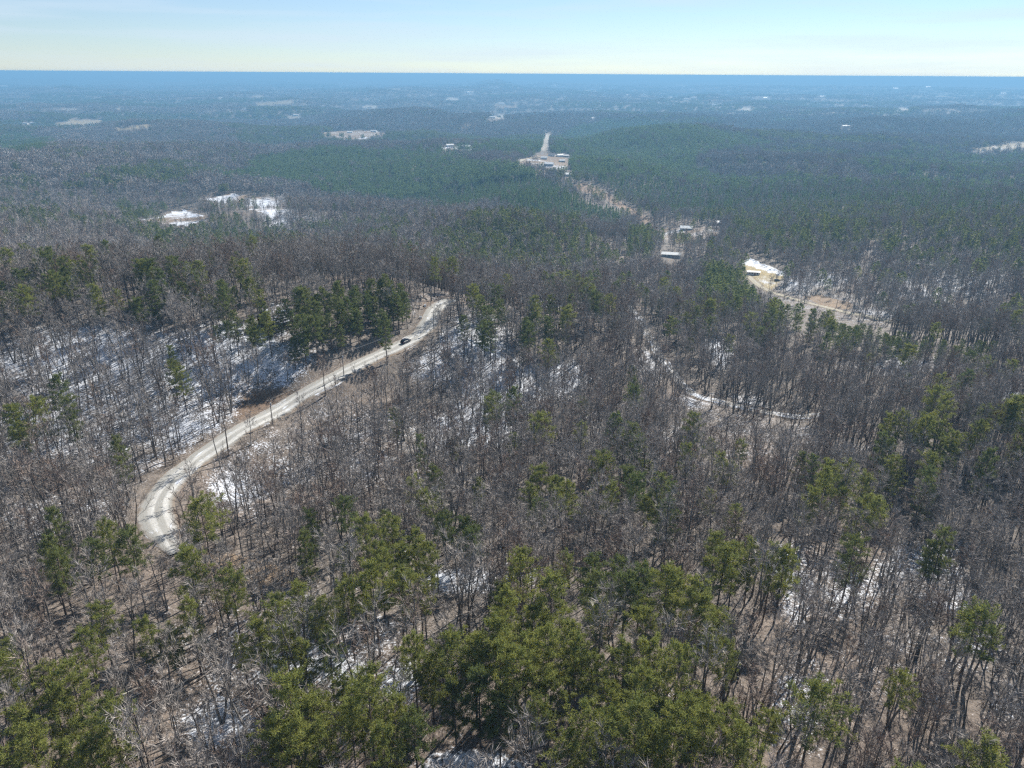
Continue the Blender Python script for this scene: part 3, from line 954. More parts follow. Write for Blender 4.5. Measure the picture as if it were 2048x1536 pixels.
PINE_PATCH = [  # outline of crowns in the photograph, share of pines, kind (0 mixed, 1 plantation), height factor
    ([(430, 352), (520, 318), (640, 298), (860, 305), (1060, 338), (1150, 388), (1262, 430), (1235, 458), (1120, 438), (1000, 405), (880, 415), (820, 400), (700, 382), (560, 362)], .92, 1, 1),
    ([(1095, 330), (1128, 262), (1200, 240), (1330, 242), (1440, 262), (1560, 285), (1400, 300), (1385, 330), (1440, 348), (1300, 390), (1190, 350)], .86, 1, 1),
    ([(1180, 352), (1390, 348), (1600, 352), (1800, 360), (2060, 372), (2060, 425), (1900, 428), (1700, 405), (1560, 402), (1460, 425), (1350, 415), (1260, 395)], .66, 1, 1),
    ([(1700, 320), (1850, 290), (1950, 305), (2060, 315), (2060, 372), (1800, 360)], .5, 1, 1),
    ([(960, 285), (1080, 270), (1120, 300), (1030, 310)], .8, 1, 1), ([(780, 300), (940, 280), (1000, 300), (900, 312)], .6, 1, 1),
    ([(0, 262), (90, 268), (112, 290), (60, 305), (0, 305)], .85, 1, 1), ([(470, 268), (600, 262), (640, 278), (500, 285)], .7, 0, 1),
    ([(200, 350), (330, 318), (450, 325), (440, 345), (330, 360)], .6, 0, 1), ([(0, 350), (120, 345), (90, 380), (0, 385)], .3, 0, 1),
    ([(0, 400), (110, 390), (140, 440), (60, 455), (0, 450)], .35, 0, 1), ([(230, 410), (330, 400), (345, 425), (260, 436)], .75, 0, 1),
    ([(270, 470), (420, 440), (560, 448), (610, 480), (560, 505), (360, 505)], .62, 0, 1),
    ([(380, 415), (480, 420), (480, 440), (420, 445)], .45, 0, 1),
    ([(0, 560), (60, 530), (300, 545), (520, 555), (520, 625), (300, 640), (100, 610), (0, 620)], .30, 0, 1),
    ([(600, 610), (650, 585), (760, 578), (845, 588), (852, 625), (832, 662), (790, 690), (690, 722), (625, 722), (598, 665)], .93, 2, .9),
    ([(430, 640), (600, 630), (610, 700), (470, 700)], .33, 0, .8),
    ([(890, 600), (1000, 590), (1060, 640), (1010, 700), (930, 660)], .45, 0, 1), ([(1010, 620), (1130, 620), (1160, 690), (1030, 700)], .25, 0, 1),
    ([(860, 470), (940, 430), (1100, 425), (1200, 470), (1270, 520), (1180, 545), (1000, 520)], .52, 0, 1),
    ([(1390, 565), (1425, 528), (1500, 540), (1515, 580), (1480, 606), (1410, 600)], .9, 0, 1),
    ([(1545, 600), (1600, 612), (1680, 630), (1800, 655), (1990, 672), (2000, 700), (1800, 692), (1650, 668), (1550, 640)], .85, 2, .55),
    ([(1450, 470), (1480, 420), (1600, 400), (1750, 420), (1760, 480), (1600, 500)], .55, 0, 1), ([(1250, 465), (1290, 455), (1300, 490), (1260, 500)], .9, 0, 1),
    ([(1860, 500), (2050, 490), (2050, 545), (1900, 540)], .25, 0, 1), ([(1600, 600), (1700, 660), (1400, 700), (1300, 650)], .16, 0, 1),
    ([(1780, 830), (1860, 775), (2000, 800), (2048, 850), (2048, 920), (1900, 960), (1800, 900)], .16, 0, 1),
    ([(1080, 560), (1200, 560), (1250, 640), (1120, 650)], .25, 0, 1), ([(20, 830), (90, 830), (90, 900), (20, 900)], .5, 0, 1),
    ([(1380, 520), (1440, 470), (1500, 480), (1480, 530)], .2, 0, 1), ([(1760, 420), (2050, 430), (2050, 480), (1800, 490)], .35, 0, 1),
    ([(1690, 900), (2048, 900), (2048, 1020), (1800, 1040)], .12, 0, 1), ([(1100, 850), (1500, 880), (1500, 1080), (1100, 1000)], .08, 0, 1),
]
def species(x, y, z):
    u, v = project(x, y, z + 11)
    fr = np.where(np.hypot(x, y) > 420, .045, .02) + 0.5 * sstep(.16, .42, fbm(x, y, 130, 3, 91)) * (np.hypot(x, y) > 420)
    r = np.hypot(x, y)
    fr = np.where(r > 2300, .05 + .72 * sstep(.06, .2, fbm(x, y, 620, 4, 95)), fr)
    kd = np.zeros(len(x), int)
    hf = np.ones(len(x))
    ju_ = u + 26 * fbm(x, y, 150, 3, 97)
    jv_ = v + 10 * fbm(x, y, 150, 3, 98)
    for poly, share, kind, hfac in PINE_PATCH:
        us, vs = [p[0] for p in poly], [p[1] for p in poly]
        m = (ju_ > min(us)) & (ju_ < max(us)) & (jv_ > min(vs)) & (jv_ < max(vs)) & (y > 0)
        k = np.nonzero(m)[0]
        if len(k):
            k = k[in_poly(ju_[k], jv_[k], poly)]
            fr[k] = share
            kd[k] = kind
            hf[k] = hfac
    return rng.random(len(x)) < fr, kd, hf, u, v

def jgrid(sp, r0, r1, half=46):
    R_ = r1
    xm = R_ * math.sin(math.radians(half))
    gx = np.arange(-xm, xm, sp)
    gy = np.arange(r0 * math.cos(math.radians(half)), R_, sp)
    X, Y = np.meshgrid(gx, gy)
    X = (X + rng.uniform(-.46, .46, X.shape) * sp).ravel()
    Y = (Y + rng.uniform(-.46, .46, Y.shape) * sp).ravel()
    r = np.hypot(X, Y)
    k = (r >= r0) & (r < r1) & (np.abs(np.arctan2(X, Y)) < math.radians(half))
    return X[k], Y[k]

# ------------------------------------------------------------------ forest stuff through geometry nodes
def forest(name, label, coll, x, y, z, rot, sc, hs, idx, tilt=0.0):
    nP = len(x)
    me = bpy.data.meshes.new(name)
    me.vertices.add(nP)
    me.vertices.foreach_set('co', np.stack([x, y, z], -1).astype(np.float32).ravel())
    for nm, arr, ty in (('rz', rot, 'FLOAT'), ('idx', idx, 'INT')):
        a = me.attributes.new(nm, ty, 'POINT')
        a.data.foreach_set('value', np.asarray(arr, np.float32 if ty == 'FLOAT' else np.int32))
    a = me.attributes.new('sc', 'FLOAT_VECTOR', 'POINT')
    a.data.foreach_set('vector', np.stack([sc, sc, hs], -1).astype(np.float32).ravel())
    a = me.attributes.new('ro', 'FLOAT_VECTOR', 'POINT')
    a.data.foreach_set('vector', np.stack([rng.normal(0, tilt, nP), rng.normal(0, tilt, nP), rot], -1).astype(np.float32).ravel())
    o = obj(name, me)
    ng = bpy.data.node_groups.new(name, 'GeometryNodeTree')
    ng.interface.new_socket('Geometry', in_out='INPUT', socket_type='NodeSocketGeometry')
    ng.interface.new_socket('Geometry', in_out='OUTPUT', socket_type='NodeSocketGeometry')
    gi, go = ng.nodes.new('NodeGroupInput'), ng.nodes.new('NodeGroupOutput')
    ci = ng.nodes.new('GeometryNodeCollectionInfo')
    ci.inputs['Collection'].default_value = coll
    ci.inputs['Separate Children'].default_value = True
    ci.inputs['Reset Children'].default_value = True
    ip = ng.nodes.new('GeometryNodeInstanceOnPoints')
    ip.inputs['Pick Instance'].default_value = True
    def attr(nm, ty):
        q = ng.nodes.new('GeometryNodeInputNamedAttribute')
        q.data_type = ty
        q.inputs['Name'].default_value = nm
        return q.outputs['Attribute']
    ng.links.new(gi.outputs[0], ip.inputs['Points'])
    ng.links.new(ci.outputs[0], ip.inputs['Instance'])
    ng.links.new(attr('idx', 'INT'), ip.inputs['Instance Index'])
    e2r = ng.nodes.new('FunctionNodeEulerToRotation')
    ng.links.new(attr('ro', 'FLOAT_VECTOR'), e2r.inputs[0])
    ng.links.new(e2r.outputs[0], ip.inputs['Rotation'])
    ng.links.new(attr('sc', 'FLOAT_VECTOR'), ip.inputs['Scale'])
    ng.links.new(ip.outputs[0], go.inputs[0])
    md = o.modifiers.new('trees', 'NODES')
    md.node_group = ng
    tag(o, label, kind='stuff')
    return o

# ------------------------------------------------------------------ buildings
def house(name, u, v, w, dp, h, rz, wall, roof, label, cat='house', group=None, pitch=0.5, windows=3, snow_roof=False, clear=None, chimney=False, porch=False, screen=False):
    x, y, z = at(u, v)
    e = empty(name, (x, y, z - 0.2), rz)
    tag(e, label, cat, group)
    hw, hd = w / 2, dp / 2
    rh = hd * pitch
    mb = MB()
    mb.add([(-hw, -hd, -1.5), (hw, -hd, -1.5), (hw, hd, -1.5), (-hw, hd, -1.5), (-hw, -hd, h), (hw, -hd, h), (hw, hd, h), (-hw, hd, h), (-hw, 0, h + rh), (hw, 0, h + rh)],
           [(0, 1, 5, 4), (2, 3, 7, 6), (1, 2, 6, 9, 5), (3, 0, 4, 8, 7)])
    build(mb, 'wall', wall, e)
    ov, th = 0.45, 0.16
    for sgn in (-1, 1):
        mb = MB()
        ye, ze = sgn * (hd + ov), h - ov * pitch
        a = [(-hw - ov, ye, ze + .05), (hw + ov, ye, ze + .05), (hw + ov, 0.0, h + rh + .05), (-hw - ov, 0.0, h + rh + .05)]
        mb.add(a + [(p[0], p[1], p[2] + th) for p in a], [(0, 1, 2, 3), (4, 5, 6, 7), (0, 1, 5, 4), (1, 2, 6, 5), (2, 3, 7, 6), (3, 0, 4, 7)])
        r_ = build(mb, 'roof', roof, e)
        if snow_roof:
            for q in range(3):
                mb = MB()
                xa, xb = -hw + w * (q / 3 + .02), -hw + w * ((q + 1) / 3 - .05)
                t0, t1 = PR.uniform(.05, .25), PR.uniform(.75, .97)
                def rp(xx, t__):
                    return (xx, ye * (1 - t__), (ze + (h + rh - ze) * t__) + .05 + th + .01)
                a = [rp(xa, t0), rp(xb, t0 + .1), rp(xb - .2, t1), rp(xa + .3, t1 - .05)]
                mb.add(a + [(p[0], p[1], p[2] + .1) for p in a], [(0, 1, 2, 3), (4, 5, 6, 7), (0, 1, 5, 4), (1, 2, 6, 5), (2, 3, 7, 6), (3, 0, 4, 7)])
                build(mb, 'snow_patch', 'snow_cover', r_)
    if chimney:
        mb = MB(); mb.box(-.5, .5, .2, 1.1, h + rh * .5, h + rh + 1.1)
        build(mb, 'chimney', 'grey_siding', e)
    for k in range(windows):
        xx = -hw + w * (k + 1) / (windows + 1)
        if k == windows // 2 and windows > 1:
            mb = MB(); mb.box(xx - .5, xx + .5, -hd - .06, -hd + .02, 0.1, 2.2)
            build(mb, 'door', 'door_paint', e)
        else:
            mb = MB(); mb.box(xx - .6, xx + .6, -hd - .04, -hd + .02, h * .4, h * .4 + 1.2)
            build(mb, 'window', 'window_glass', e)
    for sgn in (-1, 1):
        if windows:
            mb = MB(); mb.box(sgn * hw - .03, sgn * hw + .03, -.6, .6, h * .4, h * .4 + 1.2)
            build(mb, 'window', 'window_glass', e)
    if porch:
        mb = MB(); mb.box(-hw, hw, -hd - 2.4, -hd - .08, -.6, .12)
        build(mb, 'porch_deck', 'tan_siding', e)
        for xx in (-hw + .1, 0, hw - .1):
            mb = MB(); mb.box(xx - .08, xx + .08, -hd - 2.3, -hd - 2.14, .13, 2.4)
            build(mb, 'porch_post', 'tan_siding', e)
        mb = MB()
        a = [(-hw - .3, -hd - 2.7, 2.35), (hw + .3, -hd - 2.7, 2.35), (hw + .3, -hd - .5, 3.0), (-hw - .3, -hd - .5, 3.0)]
        mb.add(a + [(p[0], p[1], p[2] + .12) for p in a], [(0, 1, 2, 3), (4, 5, 6, 7), (0, 1, 5, 4), (1, 2, 6, 5), (2, 3, 7, 6), (3, 0, 4, 7)])
        build(mb, 'porch_roof', roof, e)
    HOUSES.append((x, y, clear if clear else max(w, dp) * .62 + 1, u, v, max(w, dp), screen))
    return e

house('cabin', 552, 648, 10, 8, 3.8, math.radians(58), 'dark_siding', 'snowy_roof', 'dark brown cabin with patchy snow on its roof among pines on the left ridge', 'cabin', pitch=.8, chimney=True, porch=True, clear=6)
house('barn', 1342, 514, 17, 8, 3.2, math.radians(-14), 'grey_siding', 'metal_roof', 'long barn with a pale metal roof above the valley, right of centre', 'barn', pitch=.35, windows=4)
house('trailer_home', 1506, 549, 10, 4, 2.6, math.radians(-10), 'white_siding', 'white_roof', 'white trailer home on the dry grass of the valley field', 'trailer', pitch=.2, windows=4)
house('house', 1372, 460, 14, 9, 3, math.radians(-8), 'grey_siding', 'metal_roof', 'pale-roofed house on the snowy clearing above the long barn', 'house', screen=True, windows=3)
house('house', 1440, 449, 12, 8, 3, math.radians(10), 'tan_siding', 'white_roof', 'small white-roofed house among pines right of the snowy clearing', 'house', screen=True, windows=3)
house('house', 1104, 606, 10, 7, 3, math.radians(20), 'tan_siding', 'metal_roof', 'small grey-roofed house hidden in bare woods right of the road crest', 'house', screen=True, windows=3)
house('house', 1114, 590, 9, 7, 3, math.radians(30), 'grey_siding', 'metal_roof', 'small house with white roof just above the grey-roofed one in the woods', 'house', screen=True, windows=3)
house('house', 1240, 552, 10, 7, 3, math.radians(-15), 'tan_siding', 'metal_roof', 'tan house at the edge of a brown clearing below the pine knoll', 'house', screen=True, windows=3)
house('house', 850, 524, 10, 8, 3.5, math.radians(25), 'dark_siding', 'snowy_roof', 'dark house with snowy roof on the wooded ridge beyond the road crest', 'house', screen=True, windows=3)
house('house', 690, 492, 11, 8, 3.5, math.radians(-20), 'white_siding', 'metal_roof', 'white house in bare woods above the dark roadside pines', 'house', screen=True, windows=3)
house('house', 1012, 446, 11, 8, 4, math.radians(15), 'tan_siding', 'shingle_roof', 'tan house among dark pines on the central knoll', 'house', screen=True, windows=3)
house('shed', 663, 890, 3.6, 2.6, 2.2, math.radians(25), 'grey_siding', 'metal_roof', 'tiny shed with pale roof in the bare woods below the road', 'shed', screen=True, windows=0)
ham = [(1088, 318, 14, 'white_siding', 'metal_roof', 'grey-roofed house at the left end of the far hamlet'),
       (1104, 312, 16, 'white_siding', 'shingle_roof', 'large white house with dark roof at the middle of the far hamlet'),
       (1120, 313, 15, 'white_siding', 'white_roof', 'white-roofed house behind the large white one in the far hamlet'),
       (1132, 314, 13, 'tan_siding', 'white_roof', 'white-roofed house at the right end of the far hamlet'),
       (1098, 331, 18, 'grey_siding', 'white_roof', 'long white-roofed building at the front of the far hamlet'),
       (1124, 324, 13, 'tan_siding', 'metal_roof', 'tan house in front of the right end of the far hamlet'),
       (1137, 352, 15, 'white_siding', 'white_roof', 'lone white house below the far hamlet, above the creek meadow')]
for u, v, w, wa, ro, lb in ham:
    house('house', u, v, w, w * .62, 3.6, math.radians(PR.uniform(-30, 30)), wa, ro, lb, 'house', 'houses of the far hamlet', windows=3)
far = [(1188, 238, 26, 'tall white building on the rim of the far pine hill'), (1002, 208, 46, 'long white roof in the far woods above the centre'), (985, 236, 24, 'white building on a pale clearing above the hamlet'),
       (700, 266, 20, 'white house on the tan and snowy field at upper left of centre'), (748, 264, 24, 'white-roofed building at the right end of the tan snowy field'),
       (52, 248, 20, 'small white house at the far left beside the straw field'), (66, 247, 22, 'white roof just right of the small white house at the far left'),
       (592, 231, 26, 'white building below the long straw field at upper left'), (490, 220, 24, 'pale house in blue hazy woods at upper left'), (930, 296, 26, 'long white roof in the pine woods above the plantation'), (900, 293, 18, 'small white house at the left of the long roof above the plantation'),
       (1255, 191, 44, 'white farm roof in blue haze right of the hamlet'), (1340, 196, 46, 'leftmost white roof of a hazy group at upper right'), (1372, 199, 40, 'middle white roof of a hazy group at upper right'), (1388, 196, 44, 'rightmost white roof of a hazy group at upper right'),
       (1428, 210, 30, 'small white roof below the hazy group at upper right'), (1530, 196, 44, 'lone white roof in haze left of the far right ridge'), (1692, 254, 26, 'white house at the foot of the far right ridge'),
       (565, 155, 160, 'white industrial roof near the horizon at upper left'), (172, 150, 180, 'pale industrial roof close to the horizon at far left'), (486, 182, 60, 'white roof in haze at upper left, left of centre'),
       (704, 161, 120, 'white hall near the horizon above the tan snowy field'), (872, 164, 100, 'white hall near the horizon left of the central hill'), (916, 163, 100, 'white hall near the horizon just left of the central hill'),
       (940, 186, 70, 'pale roof beside a hazy tan field above centre'), (1106, 172, 80, 'white roof in haze right of the central hill'), (1288, 190, 50, 'white roof between two hazy groups at upper right'),
       (1476, 162, 120, 'white hall near the horizon at upper right'), (1516, 168, 90, 'pale hall just below the horizon at upper right'), (1645, 194, 50, 'white roof on hazy slopes right of centre'), (1790, 178, 80, 'pale roof in haze at the upper right'), (1856, 175, 80, 'white hall below the twin far hills'), (8, 174, 90, 'pale roof at the left edge in haze'), (2006, 188, 60, 'pale roof above the far right ridge')]
for u, v, w, lb in far:
    house('far_building', u, v, w, w * .45, max(4, w * .10), math.radians(PR.uniform(-25, 25)), 'white_siding', 'white_roof', lb, 'building', 'white roofs far out in the haze', windows=3 if w < 40 else 0, pitch=.5, clear=w * .7)

# open strips whose view must stay free of crowns
OPEN = [p for nm, p in ROAD_PX if nm == 'gravel_road' and min(q[1] for q in p) < 1035]
OPEN_FAR = [p for nm, p in ROAD_PX if nm not in ('gravel_road', 'forest_track', 'ridge_track') or (nm == 'forest_track' and max(q[1] for q in p) > 775)]
OPEN_FIELDS = [f[0] for f in FIELDS if f[3] <= 0.12]
OPEN_WIDE = [FIELDS[5][0], FIELDS[6][0], FIELDS[12][0], FIELDS[13][0], FIELDS[14][0]]
HBOX = [[(hh[3] - 6 - F * hh[5] * .5 / math.hypot(hh[0], hh[1]), hh[4] + 3), (hh[3] - F * hh[5] * .5 / math.hypot(hh[0], hh[1]), hh[4] - 4 - F * 6 / math.hypot(hh[0], hh[1])),
         (hh[3] + F * hh[5] * .5 / math.hypot(hh[0], hh[1]), hh[4] - 4 - F * 6 / math.hypot(hh[0], hh[1])), (hh[3] + 6 + F * hh[5] * .5 / math.hypot(hh[0], hh[1]), hh[4] + 3)] for hh in HOUSES if not hh[6]]

SHORT = [[(1545, 604), (1600, 614), (1680, 632), (1800, 657), (1990, 676), (1990, 694), (1800, 686), (1650, 664), (1550, 640)]]
def clear_ground(x, y, z, ht, ip=None, strict=0.9):
    k = np.ones(len(x), bool)
    for nm in ROADS:
        L, zz_, w = ROADS[nm]
        m = (x > L[:, 0].min() - 15) & (x < L[:, 0].max() + 15) & (y > L[:, 1].min() - 15) & (y < L[:, 1].max() + 15)
        if m.any():
            dd, _ = road_dist(x[m], y[m], nm)
            k[m] &= dd > w * .5 + 2.2
    for hx, hy, hr, *_ in HOUSES:
        k &= (x - hx) ** 2 + (y - hy) ** 2 > hr * hr
    k &= rng.random(len(x)) < keep_share(x, y)
    b_ = blocks_view(x, y, z, ht, OPEN, .62)
    k &= ~(b_ & (rng.random(len(x)) < .84))
    b_ = blocks_view(x, y, z, ht, OPEN_FAR, .3)
    k &= ~(b_ & (rng.random(len(x)) < strict * 1.08))
    b_ = blocks_view(x, y, z, ht, HBOX, .3)
    k &= ~(b_ & (rng.random(len(x)) < .85))
    if ip is not None:
        b_ = blocks_view(x, y, z, ht, SHORT, .55) & ~ip
        k &= ~(b_ & (rng.random(len(x)) < .85))
    k &= ~blocks_view(x, y, z, ht, CAR_PX, .15)
    b_ = blocks_view(x, y, z, ht, OPEN_WIDE, .3)
    k &= ~(b_ & (rng.random(len(x)) < .86))
    b_ = blocks_view(x, y, z, ht, OPEN_FIELDS, .3)
    k &= ~(b_ & (rng.random(len(x)) < np.where(np.hypot(x, y) > 1300, .92, strict * .68)))
    return k

# ------------------------------------------------------------------ pines read off the photograph one by one: crown centre, size, kind (p olive, d dark)
PX_PINES = """612,660,.8d 630,620,.85d 640,690,.8d 655,600,.8d 660,650,.85d 672,705,.8d 684,625,.85d 695,670,.8d 706,600,.85d 715,640,.85d 726,685,.8d 735,612,.85d 746,655,.85d 758,595,.85d 766,632,.85d 778,665,.8d 785,605,.85d 798,640,.85d 812,612,.85d 820,650,.8d 832,600,.8d 838,625,.8d 560,640,.75d 530,622,.8d 536,652,.7 588,655,.8d 572,612,.8d 610,640,.8d 520,600,.8 500,660,.7 40,1430,1.1 112,1418,1 58,1498,1.1 182,1455,1 150,1385,1 235,1492,1 92,1375,.9 18,1372,.9 128,1505,1 20,1545,1 190,1530,.9
178,1312,.9 205,1262,.8 120,1075,1d 104,1132,1d 188,1112,1d 216,1088,1 266,1108,1d 126,1156,.9d 410,1048,1.25 466,1188,1.1 345,1272,.9 384,1258,.9 300,1290,.8
622,1052,.9d 690,1042,.9d 735,1102,1 780,1088,1.1 832,1102,1 862,1115,1 700,1122,.9 612,1112,1d 762,1138,1 806,1130,.9 890,1055,.9d 932,1062,.9d 946,1090,.8d
600,1212,.9 650,1218,.9 700,1222,1 752,1206,1 800,1192,1 842,1204,.9 560,1262,.9 520,1305,.9 572,1292,.9 604,1316,.9 482,1292,.8 540,1340,.9d
1000,1190,1 1042,1178,1 1012,1262,1 1062,1250,1 1102,1240,1 1142,1292,1 990,1302,1.1 1052,1322,1 1002,1352,1 1092,1342,1 952,1332,1 902,1342,1 862,1332,1 830,1345,.9 1032,1385,1 1152,1332,1 1182,1342,.9 960,1390,1d 910,1395,.9d 1100,1400,.9
1250,1332,1 1302,1342,1 1352,1372,1 1222,1402,.9 1282,1412,1 1402,1422,1 1322,1432,.9 1180,1152,.95d 1240,1152,1d 1282,1182,1d 1192,1192,.9d 1250,1202,1d 1332,1212,1 1352,1192,1 1382,1232,1
1430,1112,1 1470,1132,1 1502,1122,1 1540,1152,1 1562,1166,.9 1442,1152,1 1402,1252,1 1432,1242,.9 1420,1300,.8 1450,1340,.8
590,1452,1.1 558,1482,1 622,1432,1 596,1508,1 742,1440,1.1 764,1492,1 702,1462,.9 720,1412,.9 1172,1482,1 1132,1502,1 1302,1492,1.1 1268,1502,1 1342,1504,1 1232,1472,.9 1480,1512,1 1452,1472,.9 690,1392,.8 640,1500,.9 1530,1470,.7 1000,1450,.8d
830,982,1 872,962,1d 842,912,.9d 850,1004,1 1030,892,.9d 1082,962,1 1112,972,1 1062,982,1 1132,1012,.9 1332,1032,1.1d 1222,1012,.9 1290,1022,.8
1622,952,1d 1652,972,1 1692,952,1 1642,1002,1 1682,1012,1 1722,992,1 1742,1022,1 1702,1042,.9 1622,1012,1 1752,1042,1 1600,940,.9d 1880,1092,1.1d 1858,1112,.8d
240,922,1d 32,852,1 42,878,1 462,822,.9d 440,845,.8d 1160,870,.9 1480,905,.8 1440,950,.8 1860,930,1 1800,860,1 1880,850,1.1 1960,870,1.1 2005,850,1 1900,895,1 2030,900,1 1770,870,.9 
790,1440,.9 830,1480,.8d 1080,1460,.8 1370,1460,.9 1400,1500,.9 30,1330,.8 1790,1390,.8 640,1260,.8 1130,1130,.8 1200,1260,.8 1290,1260,.9 770,1040,.8d 960,980,.8 880,1010,.8"""
EXP = []
for tok in PX_PINES.split():
    a = tok.split(',')
    dk = a[2].endswith('d')
    EXP.append((float(a[0]), float(a[1]), float(a[2].rstrip('d')), dk))
TREES = []   # near trees: x, y, z, rot, scale, hscale, proto index, species ('p','d','h'), u, v
pin_x, pin_y = [], []
CAR_PX = [[(792, 664), (834, 664), (834, 694), (792, 694)]]
for u, v, sc_, dk in EXP:
    x, y, z = at(u, v, 11.5 * sc_)
    if road_dist(np.array([x]), np.array([y]), 'gravel_road')[0][0] < 6.4 or blocks_view(np.array([x]), np.array([y]), np.array([z]), 17 * sc_, CAR_PX, .2)[0]:
        continue
    pin_x.append(x); pin_y.append(y)
    TREES.append([x, y, z, PR.random() * 6.28, sc_ * PR.uniform(.74, .98) * (1.06 if v > 1150 else 1), sc_ * PR.uniform(.86, 1.1), PR.randrange(3 if dk else 6), 'd' if dk else 'p', u, v])
BIG = at(930, 1232, 11)
TREES.append([BIG[0], BIG[1], BIG[2], 1.0, 1.35, 1.12, 4, 'h', 930, 1232])
pin_x.append(BIG[0]); pin_y.append(BIG[1])
pin_x, pin_y = np.array(pin_x), np.array(pin_y)

# near woods
NEAR_R = 430
x, y = jgrid(4.05, 55, NEAR_R)
z = G(x, y)
k = visible(x, y, z + 22)
x, y, z = x[k], y[k], z[k]
ip, kd, hf, uu, vv = species(x, y, z)
i_, j_, _a, _b = _gidx(x, y)
dens = 0.86 + 0.25 * fbm(x, y, 35, 2, 111) - 0.36 * np.clip(snow[j_, i_], 0, .7)
k = rng.random(len(x)) < dens
k &= clear_ground(x, y, z, np.where(ip, 14 * hf, 17), ip)
dmin = np.full(len(x), 1e9)
for a, b_ in zip(pin_x, pin_y):
    dmin = np.minimum(dmin, (x - a) ** 2 + (y - b_) ** 2)
k &= dmin > 2.5 ** 2
# leave the crowns of the listed pines in the open: fewer bare trees right in front of them
front = np.zeros(len(x), bool)
for a, b_ in zip(pin_x, pin_y):
    rr_ = math.hypot(a, b_)
    fx, fy = -a / rr_, -b_ / rr_
    al = (x - a) * fx + (y - b_) * fy
    la = np.abs((x - a) * fy - (y - b_) * fx)
    front |= (al > 0) & (al < 11) & (la < 2.6)
k &= ~(front & ~ip & (rng.random(len(x)) < .72))
x, y, z, ip, kd, hf, uu, vv = (q[k] for q in (x, y, z, ip, kd, hf, uu, vv))
for i in range(len(x)):
    s_ = float(rng.uniform(.68, 1.14)) * hf[i]
    if ip[i]:
        dk = rng.random() < .55 or kd[i] == 2
        TREES.append([x[i], y[i], z[i], rng.random() * 6.28, s_, s_ * rng.uniform(.9, 1.1), int(rng.integers(3 if dk else 6)), 'd' if dk else 'p', uu[i], vv[i]])
    else:
        TREES.append([x[i], y[i], z[i], rng.random() * 6.28, s_, s_ * rng.uniform(.85, 1.1), int(rng.integers(8)), 'h', uu[i], vv[i]])

# ---- the 300 largest of each kind in view become single trees, the rest stays one mass
for tr_ in TREES:
    tr_.append(math.sqrt(tr_[0] ** 2 + tr_[1] ** 2 + (tr_[2] + 12 - CAMZ) ** 2))
    a, b_ = project(np.array(tr_[0]), np.array(tr_[1]), tr_[2] + 11.0 * tr_[5])
    tr_[8], tr_[9] = float(a), float(b_)
def inframe(t_):
    return 4 < t_[8] < 2044 and t_[9] < 1530
pines = sorted([t_ for t_ in TREES if t_[7] != 'h' and inframe(t_)], key=lambda q: q[10] / q[4])[:300]
hards = sorted([t_ for t_ in TREES if t_[7] == 'h' and inframe(t_)], key=lambda q: q[10] / q[4])[:300]
single = {id(t_) for t_ in pines + hards}

AREAS_P = [(100, 1440, 'the dense pine clump in the bottom left corner'), (200, 1290, 'the low pines above the bottom left clump'), (170, 1110, 'the dark pine clump left of the road bend'),
           (360, 1262, 'the small pines below the road bend'), (466, 1188, 'the slope just below the tan roadside strip'), (560, 1300, 'the pines left of the snowy hollow'), (650, 1050, 'the dark pines above the left middle clump'), (780, 1105, 'the rounded pine clump left of the snow patch'),
           (710, 1212, 'the pine row left of the big bare tree'), (920, 1070, 'the narrow pines above the snow patch'), (1050, 1240, 'the upper half of the central pine mass'), (1000, 1350, 'the lower half of the central pine mass'), (860, 1340, 'the left wing of the central pine mass'), (1140, 1330, 'the right wing of the central pine mass'),
           (1230, 1170, 'the tall dark pines right of centre'), (1355, 1210, 'the light pines right of the tall dark ones'), (1490, 1135, 'the pine group edging the right-hand bare woods'), (1310, 1370, 'the pine band right of the central mass'), (1410, 1260, 'the few pines below the right-hand group'), (1430, 1450, 'the pines near the bottom right of centre'),
           (590, 1465, 'the bushy pines at the bottom left of centre'), (735, 1450, 'the yellowish pines at the bottom, left of centre'), (1290, 1495, 'the pines along the bottom edge right of centre'), (1150, 1490, 'the pines at the bottom edge by the centre'), (1000, 1450, 'the shaded pines at the bottom centre'),
           (845, 965, 'the pine group in the middle woods'), (1090, 970, 'the small pine group right of the middle woods'), (1290, 1025, 'the bare woods right of centre'), (1030, 892, 'the woods just below the snowy ravine'), (1675, 995, 'the pine cluster in the right-hand bare woods'), (1880, 1100, 'the bare woods right of the pine cluster'),
           (1880, 850, 'the pine knoll at the right'), (1960, 960, 'the woods below the pine knoll at the right'), (240, 920, 'the foot of the snowy left slope'), (40, 865, 'the left edge below the snowy slope'), (455, 830, 'the roadside beside the rusty bank'), (1450, 930, 'the bare woods below the winding track'), (1160, 870, 'the woods right of the snowy ravine'),
           (690, 640, 'the dark pine stand beside the road crest'), (300, 590, 'the pines along the left ridge crest'), (980, 640, 'the pines right of the road crest'), (530, 670, 'the pines below the cabin'), (1750, 670, 'the young pines below the valley road'), (1700, 880, 'the woods left of the pine knoll'), (1800, 1390, 'the bare woods at the lower right')]
